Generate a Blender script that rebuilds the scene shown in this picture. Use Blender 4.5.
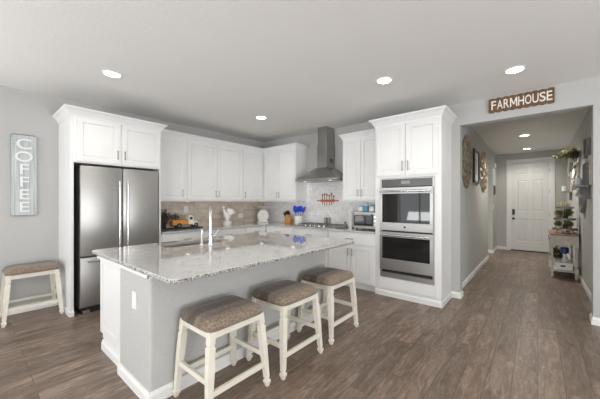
import bpy, bmesh, math, random
from mathutils import Vector, Matrix
random.seed(7)
PI = math.pi
SC = bpy.context.scene
for o in list(bpy.data.objects): bpy.data.objects.remove(o)
C = SC.collection

# ---------------------------------------------------------------- camera
cd = bpy.data.cameras.new('camera'); cam = bpy.data.objects.new('camera', cd); C.objects.link(cam)
cam.location = (0, 0, 1.36); cam.rotation_euler = (PI/2, 0, math.radians(40.06))
cd.sensor_width = 36; cd.lens = 36*283/600; cd.shift_y = 2.5/600; cd.clip_start = .05
SC.camera = cam
SC.view_settings.view_transform = 'Standard'; SC.view_settings.look = 'None'
SC.view_settings.gamma = 1; SC.view_settings.use_curve_mapping = False
SC.view_settings.exposure = 0.0
# ---------------------------------------------------------------- world, daylight and added fill
wd = bpy.data.worlds.new('world'); SC.world = wd; wd.use_nodes = True
wd.node_tree.nodes['Background'].inputs[0].default_value = (.9, .95, 1, 1)
wd.node_tree.nodes['Background'].inputs[1].default_value = 1.6
def area(name, loc, rot, sx, sy, e, col=(.965, .98, 1)):
    l = bpy.data.lights.new(name, 'AREA'); l.shape = 'RECTANGLE'; l.size = sx; l.size_y = sy; l.energy = e; l.color = col
    o = bpy.data.objects.new(name, l); C.objects.link(o); o.location = loc; o.rotation_euler = rot
    return o
# daylight outside the back and side windows of the living room behind the camera
area('daylight_back_window', (-3.1, -3.95, 1.35), (PI/2, 0, 0), 2.6, 2.1, 32)
area('daylight_patio_door', (.9, -3.95, 1.3), (PI/2, 0, 0), 3.2, 2.3, 24)
area('daylight_side_window', (4.55, .2, 1.4), (PI/2, 0, PI/2), 4.0, 2.1, 90)
area('added_left_window_lamp', (-5.25, -1.9, 1.45), (PI/2, 0, -PI/2), 2.6, 2.0, 30)  # lamp at an added, unseen window, meant to lift the hall wall
area('added_fill_left', (-5.7, -1.9, .3), (PI/2+math.radians(32), 0, -PI/2), 2.6, 1.5, 45)  # upward fill lamp added with that window
# added fill lamps, tilted up outside the openings to brighten the ceiling
area('added_fill_back', (-3.1, -4.5, .25), (PI/2+math.radians(32), 0, 0), 2.6, 1.6, 200)
area('added_fill_door', (.9, -4.5, .1), (PI/2+math.radians(32), 0, 0), 3.2, 1.6, 170)
area('added_fill_side', (5.1, .2, .2), (PI/2+math.radians(32), 0, PI/2), 4.0, 1.6, 340)
area('daylight_foyer_room', (-3.3, 8.6, 1.6), (PI/2, 0, -PI/2), 1.6, 1.8, 30)
H = 2.74

# ---------------------------------------------------------------- materials
def new_mat(name):
    m = bpy.data.materials.new(name); m.use_nodes = True
    nt = m.node_tree; return m, nt, nt.nodes['Principled BSDF']
def N(nt, t, **k):
    n = nt.nodes.new(t)
    for a, b in k.items(): setattr(n, a, b)
    return n
def rgb(c): return (c[0], c[1], c[2], 1)
def mat(name, col, rough=.5, metal=0, noise=None, bump=None, emit=None, spec=None):
    """noise=(scale, amount) colour variation, bump=(scale, strength)"""
    m, nt, b = new_mat(name)
    b.inputs['Base Color'].default_value = rgb(col); b.inputs['Roughness'].default_value = rough
    b.inputs['Metallic'].default_value = metal
    if spec is not None: b.inputs['Specular IOR Level'].default_value = spec
    tc = N(nt, 'ShaderNodeTexCoord')
    sc, am = noise if noise else (6, .04)
    nz = N(nt, 'ShaderNodeTexNoise'); nz.inputs['Scale'].default_value = sc; nz.inputs['Detail'].default_value = 4
    nt.links.new(tc.outputs['Object'], nz.inputs['Vector'])
    mx = N(nt, 'ShaderNodeMix', data_type='RGBA')
    mx.inputs[6].default_value = rgb([max(0, c*(1-am)) for c in col]); mx.inputs[7].default_value = rgb([min(1, c*(1+am)) for c in col])
    nt.links.new(nz.outputs['Fac'], mx.inputs[0]); nt.links.new(mx.outputs[2], b.inputs['Base Color'])
    if bump:
        n2 = N(nt, 'ShaderNodeTexNoise'); n2.inputs['Scale'].default_value = bump[0]; n2.inputs['Detail'].default_value = 3
        nt.links.new(tc.outputs['Object'], n2.inputs['Vector'])
        bp = N(nt, 'ShaderNodeBump'); bp.inputs['Strength'].default_value = bump[1]; bp.inputs['Distance'].default_value = .01
        nt.links.new(n2.outputs['Fac'], bp.inputs['Height']); nt.links.new(bp.outputs['Normal'], b.inputs['Normal'])
    if emit:
        b.inputs['Emission Color'].default_value = rgb(emit[0]); b.inputs['Emission Strength'].default_value = emit[1]
    return m
def ramp(nt, stops):
    r = N(nt, 'ShaderNodeValToRGB'); e = r.color_ramp.elements
    while len(e) < len(stops): e.new(.5)
    for i, (p, c) in enumerate(stops): e[i].position = p; e[i].color = rgb(c)
    return r

M = {}
M['wall'] = mat('wall_paint', (.49, .485, .47), .85, noise=(3, .02), bump=(55, .12))
M['wall_hall'] = mat('hall_wall_paint', (.50, .50, .475), .85, noise=(3, .02), bump=(55, .12))
M['drywall'] = mat('island_drywall', (.50, .495, .475), .8, noise=(5, .04), bump=(45, .6))
M['ceiling'] = mat('ceiling_paint', (.80, .79, .765), .9, noise=(3, .02), bump=(38, .15))
M['trim'] = mat('white_trim', (.82, .82, .80), .4)
M['cab'] = mat('white_cabinet_paint', (.81, .81, .80), .38)
M['door'] = mat('white_door_paint', (.78, .78, .76), .4)
M['dark'] = mat('dark_gap', (.02, .02, .02), .7)
M['black'] = mat('black_plastic', (.025, .025, .025), .35)
M['nickel'] = mat('brushed_nickel', (.35, .35, .34), .35, .9)
M['chrome'] = mat('chrome', (.75, .75, .74), .15, 1)
M['white'] = mat('glazed_white', (.82, .80, .76), .3)
M['plate'] = mat('white_plate', (.85, .85, .83), .4)
M['leg'] = mat('antique_cream_paint', (.78, .74, .64), .5, noise=(14, .12))
M['distress'] = mat('distressed_white_wood', (.62, .57, .49), .6, noise=(22, .35))
M['iron'] = mat('cast_iron', (.03, .03, .032), .5)
M['grate'] = mat('grey_grate_iron', (.26, .26, .25), .35, .5)
M['blue'] = mat('blue_silicone', (.005, .06, .62), .4)
M['blockwood'] = mat('oak_block', (.62, .30, .10), .5, noise=(20, .25))
M['orange'] = mat('orange_painted_wood', (.62, .27, .05), .5, noise=(20, .25))
M['leaf'] = mat('green_leaf', (.16, .21, .05), .6, noise=(15, .5))
M['darkleaf'] = mat('dark_foliage', (.065, .05, .028), .7, noise=(18, .6))
M['petal'] = mat('cream_petal', (.75, .68, .45), .6, noise=(12, .2))
M['galv'] = mat('galvanized_metal', (.27, .275, .275), .42, .45, noise=(14, .35))
M['tabletop'] = mat('brown_table_top', (.30, .18, .11), .5, noise=(12, .3))
M['bronze'] = mat('bronze_wire', (.30, .235, .165), .45, .3, noise=(16, .85))
M['mirror'] = mat('mirror_glass', (.8, .82, .85), .08, 1)
M['red'] = mat('red_painted_wood', (.55, .13, .06), .5, noise=(40, .4))
M['teal'] = mat('blue_teal_paint', (.10, .32, .48), .4, noise=(30, .5))
M['copper'] = mat('terracotta', (.45, .17, .08), .5, noise=(20, .3))
M['brushed'] = mat('brushed_faucet_metal', (.60, .59, .57), .3, 1)
M['paper'] = mat('paper_towel', (.85, .85, .85), .9)
M['letter'] = mat('white_letter_paint', (.85, .82, .74), .6, noise=(25, .08))
M['signwood'] = mat('brown_sign_wood', (.155, .078, .038), .6, noise=(18, .45))
M['lamp'] = mat('lamp_diffuser', (1, 1, 1), .5, emit=((1, .97, .92), 14))
M['puck'] = mat('puck_lens', (.9, .9, .85), .4, emit=((1, .93, .8), 1.2))
M['display'] = mat('display', (.25, .26, .26), .2)

def steel(name, col=(.52, .51, .49), rough=.42):
    m, nt, b = new_mat(name)
    b.inputs['Metallic'].default_value = 1
    tc = N(nt, 'ShaderNodeTexCoord'); mp = N(nt, 'ShaderNodeMapping'); mp.inputs['Scale'].default_value = (1.5, 1.5, 160)
    nz = N(nt, 'ShaderNodeTexNoise'); nz.inputs['Scale'].default_value = 2.5; nz.inputs['Detail'].default_value = 3
    nt.links.new(tc.outputs['Object'], mp.inputs[0]); nt.links.new(mp.outputs[0], nz.inputs['Vector'])
    r = ramp(nt, [(.3, [c*.93 for c in col]), (.7, [c*1.05 for c in col])]); nt.links.new(nz.outputs['Fac'], r.inputs[0]); nt.links.new(r.outputs[0], b.inputs['Base Color'])
    b.inputs['Roughness'].default_value = rough
    return m
M['steel'] = steel('stainless_steel', (.47, .46, .445))
M['hoodsteel'] = steel('hood_stainless_steel', (.42, .41, .39), .24)
def glassy():
    m, nt, b = new_mat('dark_oven_glass')
    b.inputs['Base Color'].default_value = (.014, .0135, .013, 1); b.inputs['Roughness'].default_value = .03
    b.inputs['Specular IOR Level'].default_value = .42
    return m
M['glass'] = glassy()
def clear():
    m, nt, b = new_mat('window_glass')
    b.inputs['Transmission Weight'].default_value = 1; b.inputs['Roughness'].default_value = 0; b.inputs['IOR'].default_value = 1.02
    return m

def floor_mat():
    m, nt, b = new_mat('wood_plank_floor')
    tc = N(nt, 'ShaderNodeTexCoord'); mp = N(nt, 'ShaderNodeMapping'); mp.inputs['Rotation'].default_value = (0, 0, PI/2)
    nt.links.new(tc.outputs['Object'], mp.inputs[0])
    br = N(nt, 'ShaderNodeTexBrick'); br.offset = .37; br.offset_frequency = 2
    for k, v in (('Scale', 1), ('Mortar Size', .0018), ('Mortar Smooth', .2), ('Bias', 0), ('Brick Width', .92), ('Row Height', .152)): br.inputs[k].default_value = v
    br.inputs['Color1'].default_value = (0, 0, 0, 1); br.inputs['Color2'].default_value = (1, 1, 1, 1); br.inputs['Mortar'].default_value = (.5, .5, .5, 1)
    nt.links.new(mp.outputs[0], br.inputs['Vector'])
    # grain stretched along planks, shifted per plank
    add = N(nt, 'ShaderNodeVectorMath', operation='MULTIPLY_ADD'); add.inputs[1].default_value = (1, 1, 1)
    sc = N(nt, 'ShaderNodeVectorMath', operation='SCALE'); sc.inputs['Scale'].default_value = 9
    nt.links.new(br.outputs['Color'], sc.inputs[0]); nt.links.new(tc.outputs['Object'], add.inputs[0]); nt.links.new(sc.outputs[0], add.inputs[2])
    m2 = N(nt, 'ShaderNodeMapping'); m2.inputs['Scale'].default_value = (11, 1.6, 1); nt.links.new(add.outputs[0], m2.inputs[0])
    nz = N(nt, 'ShaderNodeTexNoise'); nz.inputs['Scale'].default_value = 1.6; nz.inputs['Detail'].default_value = 6; nz.inputs['Roughness'].default_value = .6; nz.inputs['Distortion'].default_value = 1.2
    nt.links.new(m2.outputs[0], nz.inputs['Vector'])
    r = ramp(nt, [(.25, (.075, .052, .037)), (.45, (.152, .110, .083)), (.56, (.228, .172, .134)), (.70, (.365, .29, .235))])
    m3 = N(nt, 'ShaderNodeMapping'); m3.inputs['Scale'].default_value = (60, 12, 1); nt.links.new(add.outputs[0], m3.inputs[0])
    nf = N(nt, 'ShaderNodeTexNoise'); nf.inputs['Scale'].default_value = 1; nf.inputs['Detail'].default_value = 5; nf.inputs['Roughness'].default_value = .7; nf.inputs['Distortion'].default_value = .8
    nt.links.new(m3.outputs[0], nf.inputs['Vector'])
    mf = N(nt, 'ShaderNodeMix', data_type='FLOAT'); mf.inputs[0].default_value = .42
    nt.links.new(nz.outputs['Fac'], mf.inputs[2]); nt.links.new(nf.outputs['Fac'], mf.inputs[3]); nt.links.new(mf.outputs[0], r.inputs[0])
    mul = N(nt, 'ShaderNodeMix', data_type='RGBA', blend_type='MULTIPLY'); mul.inputs[0].default_value = 1
    r2 = ramp(nt, [(0, (.84, .82, .80)), (1, (1.28, 1.26, 1.25))]); nt.links.new(br.outputs['Color'], r2.inputs[0])
    nt.links.new(r.outputs[0], mul.inputs[6]); nt.links.new(r2.outputs[0], mul.inputs[7])
    mx = N(nt, 'ShaderNodeMix', data_type='RGBA'); mx.inputs[7].default_value = (.06, .043, .034, 1)
    nt.links.new(br.outputs['Fac'], mx.inputs[0]); nt.links.new(mul.outputs[2], mx.inputs[6])
    nt.links.new(mx.outputs[2], b.inputs['Base Color'])
    b.inputs['Roughness'].default_value = .38
    bp = N(nt, 'ShaderNodeBump'); bp.inputs['Strength'].default_value = .25; bp.inputs['Distance'].default_value = .004
    nt.links.new(nz.outputs['Fac'], bp.inputs['Height']); nt.links.new(bp.outputs[0], b.inputs['Normal'])
    return m
M['floor'] = floor_mat()

def granite(name, stops, rough, coat):
    m, nt, b = new_mat(name)
    tc = N(nt, 'ShaderNodeTexCoord')
    v = N(nt, 'ShaderNodeTexNoise'); v.inputs['Scale'].default_value = 85; v.inputs['Detail'].default_value = 3; v.inputs['Roughness'].default_value = .7
    nt.links.new(tc.outputs['Object'], v.inputs['Vector'])
    r = ramp(nt, stops)
    nt.links.new(v.outputs['Fac'], r.inputs[0])
    n2 = N(nt, 'ShaderNodeTexNoise'); n2.inputs['Scale'].default_value = 3.5; n2.inputs['Detail'].default_value = 5; n2.inputs['Distortion'].default_value = 1.5
    nt.links.new(tc.outputs['Object'], n2.inputs['Vector'])
    r2 = ramp(nt, [(.3, (.86, .85, .84)), (.6, (1, 1, 1))]); nt.links.new(n2.outputs['Fac'], r2.inputs[0])
    mul = N(nt, 'ShaderNodeMix', data_type='RGBA', blend_type='MULTIPLY'); mul.inputs[0].default_value = 1
    nt.links.new(r.outputs[0], mul.inputs[6]); nt.links.new(r2.outputs[0], mul.inputs[7]); nt.links.new(mul.outputs[2], b.inputs['Base Color'])
    b.inputs['Roughness'].default_value = rough; b.inputs['Specular IOR Level'].default_value = 1 if coat else .5; b.inputs['Coat Weight'].default_value = coat; b.inputs['Coat Roughness'].default_value = .03
    return m
M['granite'] = granite('polished_grey_granite', [(.30, (.12, .12, .115)), (.38, (.44, .43, .42)), (.46, (.56, .55, .53)), (.68, (.63, .62, .60))], .05, .6)
M['granite_edge'] = granite('chiselled_granite_edge', [(.40, (.03, .03, .03)), (.46, (.22, .215, .205)), (.52, (.42, .41, .39)), (.66, (.62, .61, .59))], .5, 0)

def tile(name, a, c, grout, rot):
    m, nt, b = new_mat(name)
    tc = N(nt, 'ShaderNodeTexCoord'); sx = N(nt, 'ShaderNodeSeparateXYZ'); cx = N(nt, 'ShaderNodeCombineXYZ')
    nt.links.new(tc.outputs['Object'], sx.inputs[0]); nt.links.new(sx.outputs['Y' if rot else 'X'], cx.inputs['X']); nt.links.new(sx.outputs['Z'], cx.inputs['Y'])
    br = N(nt, 'ShaderNodeTexBrick')
    for k, v in (('Scale', 1), ('Mortar Size', .0025), ('Brick Width', .15), ('Row Height', .055)): br.inputs[k].default_value = v
    br.inputs['Color1'].default_value = rgb(a); br.inputs['Color2'].default_value = rgb(c); br.inputs['Mortar'].default_value = rgb(grout)
    nt.links.new(cx.outputs[0], br.inputs['Vector'])
    nz = N(nt, 'ShaderNodeTexNoise'); nz.inputs['Scale'].default_value = 14; nz.inputs['Detail'].default_value = 5
    nt.links.new(tc.outputs['Object'], nz.inputs['Vector'])
    r = ramp(nt, [(.3, (.88, .87, .86)), (.65, (1.05, 1.05, 1.05))]); nt.links.new(nz.outputs['Fac'], r.inputs[0])
    mul = N(nt, 'ShaderNodeMix', data_type='RGBA', blend_type='MULTIPLY'); mul.inputs[0].default_value = 1
    nt.links.new(br.outputs['Color'], mul.inputs[6]); nt.links.new(r.outputs[0], mul.inputs[7]); nt.links.new(mul.outputs[2], b.inputs['Base Color'])
    b.inputs['Roughness'].default_value = .35
    return m
M['tile_shaded'] = tile('marble_tile_shaded', (.58, .48, .39), (.74, .65, .56), (.72, .67, .60), True)  # same tile as the hood wall, its dimmer light put into the colour
M['tile_daylit'] = tile('marble_tile_daylit', (.84, .835, .83), (.92, .915, .91), (.76, .76, .75), False)  # hood-wall copy of the tile, daylight put into the paler colour

def fabric():
    m, nt, b = new_mat('striped_brown_fabric')
    tc = N(nt, 'ShaderNodeTexCoord'); sx = N(nt, 'ShaderNodeSeparateXYZ'); nt.links.new(tc.outputs['Object'], sx.inputs[0])
    mr = N(nt, 'ShaderNodeMapRange'); mr.inputs['From Min'].default_value = -.2; mr.inputs['From Max'].default_value = .2
    nt.links.new(sx.outputs['X'], mr.inputs['Value'])
    r = ramp(nt, [(0, (.125, .105, .085)), (.25, (.155, .125, .10)), (.36, (.095, .075, .060)), (.50, (.10, .08, .064)), (.56, (.23, .18, .13)), (.72, (.18, .135, .10)), (.8, (.225, .175, .13))])
    nt.links.new(mr.outputs[0], r.inputs[0])
    nz = N(nt, 'ShaderNodeTexNoise'); nz.inputs['Scale'].default_value = 90; nz.inputs['Detail'].default_value = 3
    nt.links.new(tc.outputs['Object'], nz.inputs['Vector'])
    r2 = ramp(nt, [(.35, (.62, .6, .58)), (.65, (1.4, 1.4, 1.4))]); nt.links.new(nz.outputs['Fac'], r2.inputs[0])
    mul = N(nt, 'ShaderNodeMix', data_type='RGBA', blend_type='MULTIPLY'); mul.inputs[0].default_value = 1
    nt.links.new(r.outputs[0], mul.inputs[6]); nt.links.new(r2.outputs[0], mul.inputs[7]); nt.links.new(mul.outputs[2], b.inputs['Base Color'])
    b.inputs['Roughness'].default_value = .95; b.inputs['Sheen Weight'].default_value = .2
    bp = N(nt, 'ShaderNodeBump'); bp.inputs['Strength'].default_value = .5; bp.inputs['Distance'].default_value = .004
    nt.links.new(nz.outputs['Fac'], bp.inputs['Height']); nt.links.new(bp.outputs[0], b.inputs['Normal'])
    return m
M['fabric'] = fabric()

def washed(name, base, streak, vertical_scale=(60, 60, 3)):
    m, nt, b = new_mat(name)
    tc = N(nt, 'ShaderNodeTexCoord'); mp = N(nt, 'ShaderNodeMapping'); mp.inputs['Scale'].default_value = vertical_scale
    nz = N(nt, 'ShaderNodeTexNoise'); nz.inputs['Scale'].default_value = 1; nz.inputs['Detail'].default_value = 4
    nt.links.new(tc.outputs['Object'], mp.inputs[0]); nt.links.new(mp.outputs[0], nz.inputs['Vector'])
    r = ramp(nt, [(.35, streak), (.6, base)]); nt.links.new(nz.outputs['Fac'], r.inputs[0]); nt.links.new(r.outputs[0], b.inputs['Base Color'])
    b.inputs['Roughness'].default_value = .6
    return m
M['coffeeboard'] = washed('whitewashed_blue_metal', (.60, .62, .62), (.42, .46, .49))
M['greywood'] = washed('weathered_grey_wood', (.24, .24, .225), (.12, .12, .115))

# ---------------------------------------------------------------- mesh helpers
def bm_(): return bmesh.new()
def box(bm, x0, x1, y0, y1, z0, z1, bev=0, mtx=None, seg=2):
    x0, x1 = min(x0, x1), max(x0, x1); y0, y1 = min(y0, y1), max(y0, y1); z0, z1 = min(z0, z1), max(z0, z1)
    v = [bm.verts.new((x, y, z)) for x in (x0, x1) for y in (y0, y1) for z in (z0, z1)]
    fs = [bm.faces.new([v[i] for i in q]) for q in ((0, 1, 3, 2), (4, 6, 7, 5), (0, 4, 5, 1), (2, 3, 7, 6), (0, 2, 6, 4), (1, 5, 7, 3))]
    if bev > 0:
        es = list({e for f in fs for e in f.edges})
        r = bmesh.ops.bevel(bm, geom=es, offset=bev, segments=seg, affect='EDGES', profile=.5)
        v = list({w for f in r['faces'] for w in f.verts} | {w for w in v if w.is_valid})
    if mtx is not None:
        for w in v: w.co = mtx @ w.co
    return bm
def ring_pts(c, ax, r, n, ref=None):
    ax = Vector(ax).normalized(); ref = Vector(ref) if ref else (Vector((0, 0, 1)) if abs(ax.z) < .9 else Vector((1, 0, 0)))
    u = ax.cross(ref).normalized(); w = ax.cross(u).normalized()
    return [Vector(c) + r*(math.cos(2*PI*i/n)*u + math.sin(2*PI*i/n)*w) for i in range(n)]
def loft(bm, rings, cap=True, closed=False):
    vs = [[bm.verts.new(p) for p in r] for r in rings]; n = len(vs[0])
    m = len(vs)
    for k in range(m if closed else m-1):
        a, b = vs[k], vs[(k+1) % m]
        for i in range(n):
            bm.faces.new((a[i], a[(i+1) % n], b[(i+1) % n], b[i]))
    if cap and not closed:
        bm.faces.new(vs[0][::-1]); bm.faces.new(vs[-1])
    return bm
def cyl(bm, p0, p1, r0, r1=None, n=14):
    r1 = r0 if r1 is None else r1; ax = Vector(p1)-Vector(p0)
    return loft(bm, [ring_pts(p0, ax, r0, n), ring_pts(p1, ax, r1, n)])
def tube(bm, pts, r, n=8, closed=False):
    P = [Vector(p) for p in pts]; m = len(P); rings = []; ref = None
    for i in range(m):
        if closed: d = P[(i+1) % m]-P[i-1]
        else: d = P[min(i+1, m-1)]-P[max(i-1, 0)]
        d.normalize()
        if ref is None: ref = Vector((0, 0, 1)) if abs(d.z) < .9 else Vector((1, 0, 0))
        u = d.cross(ref).normalized(); w = u.cross(d).normalized(); ref = w
        rr = r[i] if isinstance(r, (list, tuple)) else r
        rings.append([P[i]+rr*(math.cos(2*PI*k/n)*u+math.sin(2*PI*k/n)*w) for k in range(n)])
    return loft(bm, rings, closed=closed)
def lathe(bm, prof, c=(0, 0, 0), n=20):
    c = Vector(c); rings = []
    for r, z in prof: rings.append([c+Vector((max(r, .0004)*math.cos(2*PI*i/n), max(r, .0004)*math.sin(2*PI*i/n), z)) for i in range(n)])
    return loft(bm, rings)
def sphere(bm, c, r, sx=1, sy=1, sz=1, n=12):
    return lathe_scaled(bm, c, r, sx, sy, sz, n)
def lathe_scaled(bm, c, r, sx, sy, sz, n):
    rings = []
    for k in range(1, n):
        t = PI*k/n
        rings.append([Vector((c[0]+r*sx*math.sin(t)*math.cos(2*PI*i/n), c[1]+r*sy*math.sin(t)*math.sin(2*PI*i/n), c[2]-r*sz*math.cos(t))) for i in range(n)])
    return loft(bm, rings)
def prism(bm, pts2, axis, a, b):
    """extrude a 2D outline along axis 'x','y','z' from a to b"""
    def P(p, t):
        return {'x': (t, p[0], p[1]), 'y': (p[0], t, p[1]), 'z': (p[0], p[1], t)}[axis]
    return loft(bm, [[Vector(P(p, a)) for p in pts2], [Vector(P(p, b)) for p in pts2]])
def link(name, bm, m, parent=None, smooth=False, loc=None):
    bmesh.ops.recalc_face_normals(bm, faces=bm.faces)
    me = bpy.data.meshes.new(name); bm.to_mesh(me); bm.free()
    if smooth:
        for p in me.polygons: p.use_smooth = True
        try: me.set_sharp_from_angle(angle=math.radians(40))
        except Exception: pass
    me.materials.append(M[m] if isinstance(m, str) else m)
    o = bpy.data.objects.new(name, me); C.objects.link(o)
    if parent: o.parent = parent
    if loc: o.location = loc
    return o
def thing(name, label, cat, loc=(0, 0, 0), rz=0, group=None):
    o = bpy.data.objects.new(name, None); C.objects.link(o); o.empty_display_size = .1
    o.location = loc; o.rotation_euler = (0, 0, rz); o['label'] = label; o['category'] = cat
    if group: o['group'] = group
    return o
def tag(o, label, cat, group=None):
    o['label'] = label; o['category'] = cat
    if group: o['group'] = group
    return o
def struct(name, bm, m, parent=None, smooth=False):
    o = link(name, bm, m, parent, smooth)
    if not parent: o['kind'] = 'structure'
    return o
def dup(root, loc, rz, label):
    r = root.copy(); C.objects.link(r); r.location = loc; r.rotation_euler = (0, 0, rz); r['label'] = label
    for ch in list(root.children):
        c = ch.copy(); C.objects.link(c); c.parent = r
        for g in list(ch.children):
            d = g.copy(); C.objects.link(d); d.parent = c
    return r
def glyph(ch, size, extrude):
    cu = bpy.data.curves.new('glyph', 'FONT'); cu.body = ch; cu.size = size; cu.extrude = extrude; cu.align_x = 'CENTER'; cu.offset = size*.008
    o = bpy.data.objects.new('glyph', cu); C.objects.link(o)
    dg = bpy.context.evaluated_depsgraph_get(); dg.update()
    me = bpy.data.meshes.new_from_object(o.evaluated_get(dg)); bpy.data.objects.remove(o)
    bm = bmesh.new(); bm.from_mesh(me)
    return bm

# ================================================================ ROOM SHELL
XL, YH = -4.87, 4.5                # kitchen left wall, hood wall
XR, YB = 4.2, -3.6                 # room behind the camera
OX0, OX1, OZ = -.84, .47, 2.44     # hallway opening
HX0, HX1, HYB = -.92, .57, 9.95   # hallway
T = .14
b = bm_(); box(b, -5.0, 4.33, -3.73, 10.2, -.12, 0); struct('floor', b, 'floor')
b = bm_(); box(b, -5.2, 4.6, -4.2, YH+T, H, H+.12); box(b, -4.2, .7, YH+T, 10.2, H-.02, H+.12); struct('ceiling', b, 'ceiling')
b = bm_(); box(b, XL-T, XL, YB-T, -3.2, 0, H); box(b, XL-T, XL, -3.2, -.6, 0, .45); box(b, XL-T, XL, -3.2, -.6, 2.4, H); box(b, XL-T, XL, -.6, YH+T, 0, H); struct('wall_left', b, 'wall')
b = bm_()
box(b, XL, OX0, YH, YH+T, 0, H); box(b, OX1, XR, YH, YH+T, 0, H); box(b, OX0, OX1, YH, YH+T, OZ, H)
struct('wall_hood', b, 'wall')
b = bm_()      # back wall with a window and a patio door opening
box(b, XL, -4.4, YB-T, YB, 0, H); box(b, -4.4, -1.8, YB-T, YB, 0, .45); box(b, -4.4, -1.8, YB-T, YB, 2.35, H)
box(b, -1.8, -.7, YB-T, YB, 0, H); box(b, -.7, 2.5, YB-T, YB, 2.35, H); box(b, 2.5, XR, YB-T, YB, 0, H)
struct('wall_back', b, 'wall')
b = bm_()
box(b, XR, XR+T, YB-T, -1.8, 0, H); box(b, XR, XR+T, -1.8, 2.2, 0, .4); box(b, XR, XR+T, -1.8, 2.2, 2.4, H); box(b, XR, XR+T, 2.2, YH+T, 0, H)
struct('wall_right', b, 'wall')
def win(name, x0, x1, z0, z1, yc, axis='y', n=2):
    b = bm_(); w = .05
    def bx(a0, a1, c0, c1):
        if axis == 'y': box(b, a0, a1, yc-.03, yc+.03, c0, c1)
        else: box(b, yc-.03, yc+.03, a0, a1, c0, c1)
    bx(x0, x1, z0, z0+w); bx(x0, x1, z1-w, z1)
    for k in range(n+1):
        xc = x0+(x1-x0)*k/n; bx(max(x0, xc-w/2), min(x1, xc+w/2), z0+w, z1-w)
    struct(name, b, 'trim')
win('window_1', -4.4, -1.8, .45, 2.35, YB-.07, n=3); win('added_window', -3.2, -.6, .45, 2.4, XL-.07, 'x', n=3); win('window_2', -.7, 2.5, 0.001, 2.35, YB-.07, n=3); win('window_3', -1.8, 2.2, .4, 2.4, XR+.07, 'x', n=4)  # the left wall's window is unseen, added to light the hall
# hallway walls
b = bm_(); box(b, HX0-T, HX0, YH+T, 8.13, 0, H-.02); box(b, HX0-T, HX0, 8.13, 9.06, 2.38, H-.02); box(b, HX0-T, HX0, 9.06, HYB, 0, H-.02)
struct('wall_hall_left', b, 'wall_hall')
b = bm_(); box(b, -4.0, HX0-T, 9.06, 9.2, 0, H-.02); box(b, -4.0, HX0-T, 7.6, 7.74, 0, H-.02); struct('wall_side_room', b, 'wall_hall')
b = bm_(); box(b, HX1, HX1+T, YH+T, HYB, 0, H-.02); struct('wall_hall_right', b, 'wall_hall')
DX0, DX1, DZ = -.60, .255, 2.46
b = bm_(); box(b, HX0-T, DX0, HYB, HYB+T, 0, H-.02); box(b, DX1, HX1+T, HYB, HYB+T, 0, H-.02); box(b, DX0, DX1, HYB, HYB+T, DZ, H-.02)
struct('wall_hall_back', b, 'wall_hall')
# baseboards
def base(name, pts, h=.085, t=.016, closed=False):
    """pts: polyline on the floor; the board lies to the LEFT of travel direction"""
    b = bm_(); prof = [(0, 0), (t, 0), (t, h*.7), (t*.55, h*.88), (t*.45, h), (0, h)]
    P = [Vector(p) for p in pts]; rings = []
    for i, p in enumerate(P):
        d0 = (P[i]-P[i-1]).normalized() if i else (P[1]-P[0]).normalized()
        d1 = (P[i+1]-P[i]).normalized() if i < len(P)-1 else d0
        n0 = Vector((-d0.y, d0.x)); n1 = Vector((-d1.y, d1.x)); m = (n0+n1)/(1+n0.dot(n1))
        rings.append([Vector((p.x+m.x*o, p.y+m.y*o, z)) for o, z in prof])
    loft(b, rings)
    return b
struct('baseboard_hall_left', base('x', [(HX0, 8.13), (HX0, YH+T), (OX0, YH+T), (OX0, YH), (-.949, YH)][::-1] and [(HX0-.1, 8.13), (HX0, 8.13), (HX0, YH+T), (OX0, YH+T), (OX0, YH), (-.946, YH)]), 'trim')
struct('baseboard_hall_left_far', base('x', [(DX0-.09, HYB), (HX0, HYB), (HX0, 9.06), (-2.5, 9.06)]), 'trim')
struct('baseboard_hall_right', base('x', [(XR, YH), (OX1, YH), (OX1, YH+T), (HX1, YH+T), (HX1, HYB), (DX1+.09, HYB)]), 'trim')
struct('baseboard_left', base('x', [(XL, .85), (XL, YB)]), 'trim')
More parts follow.
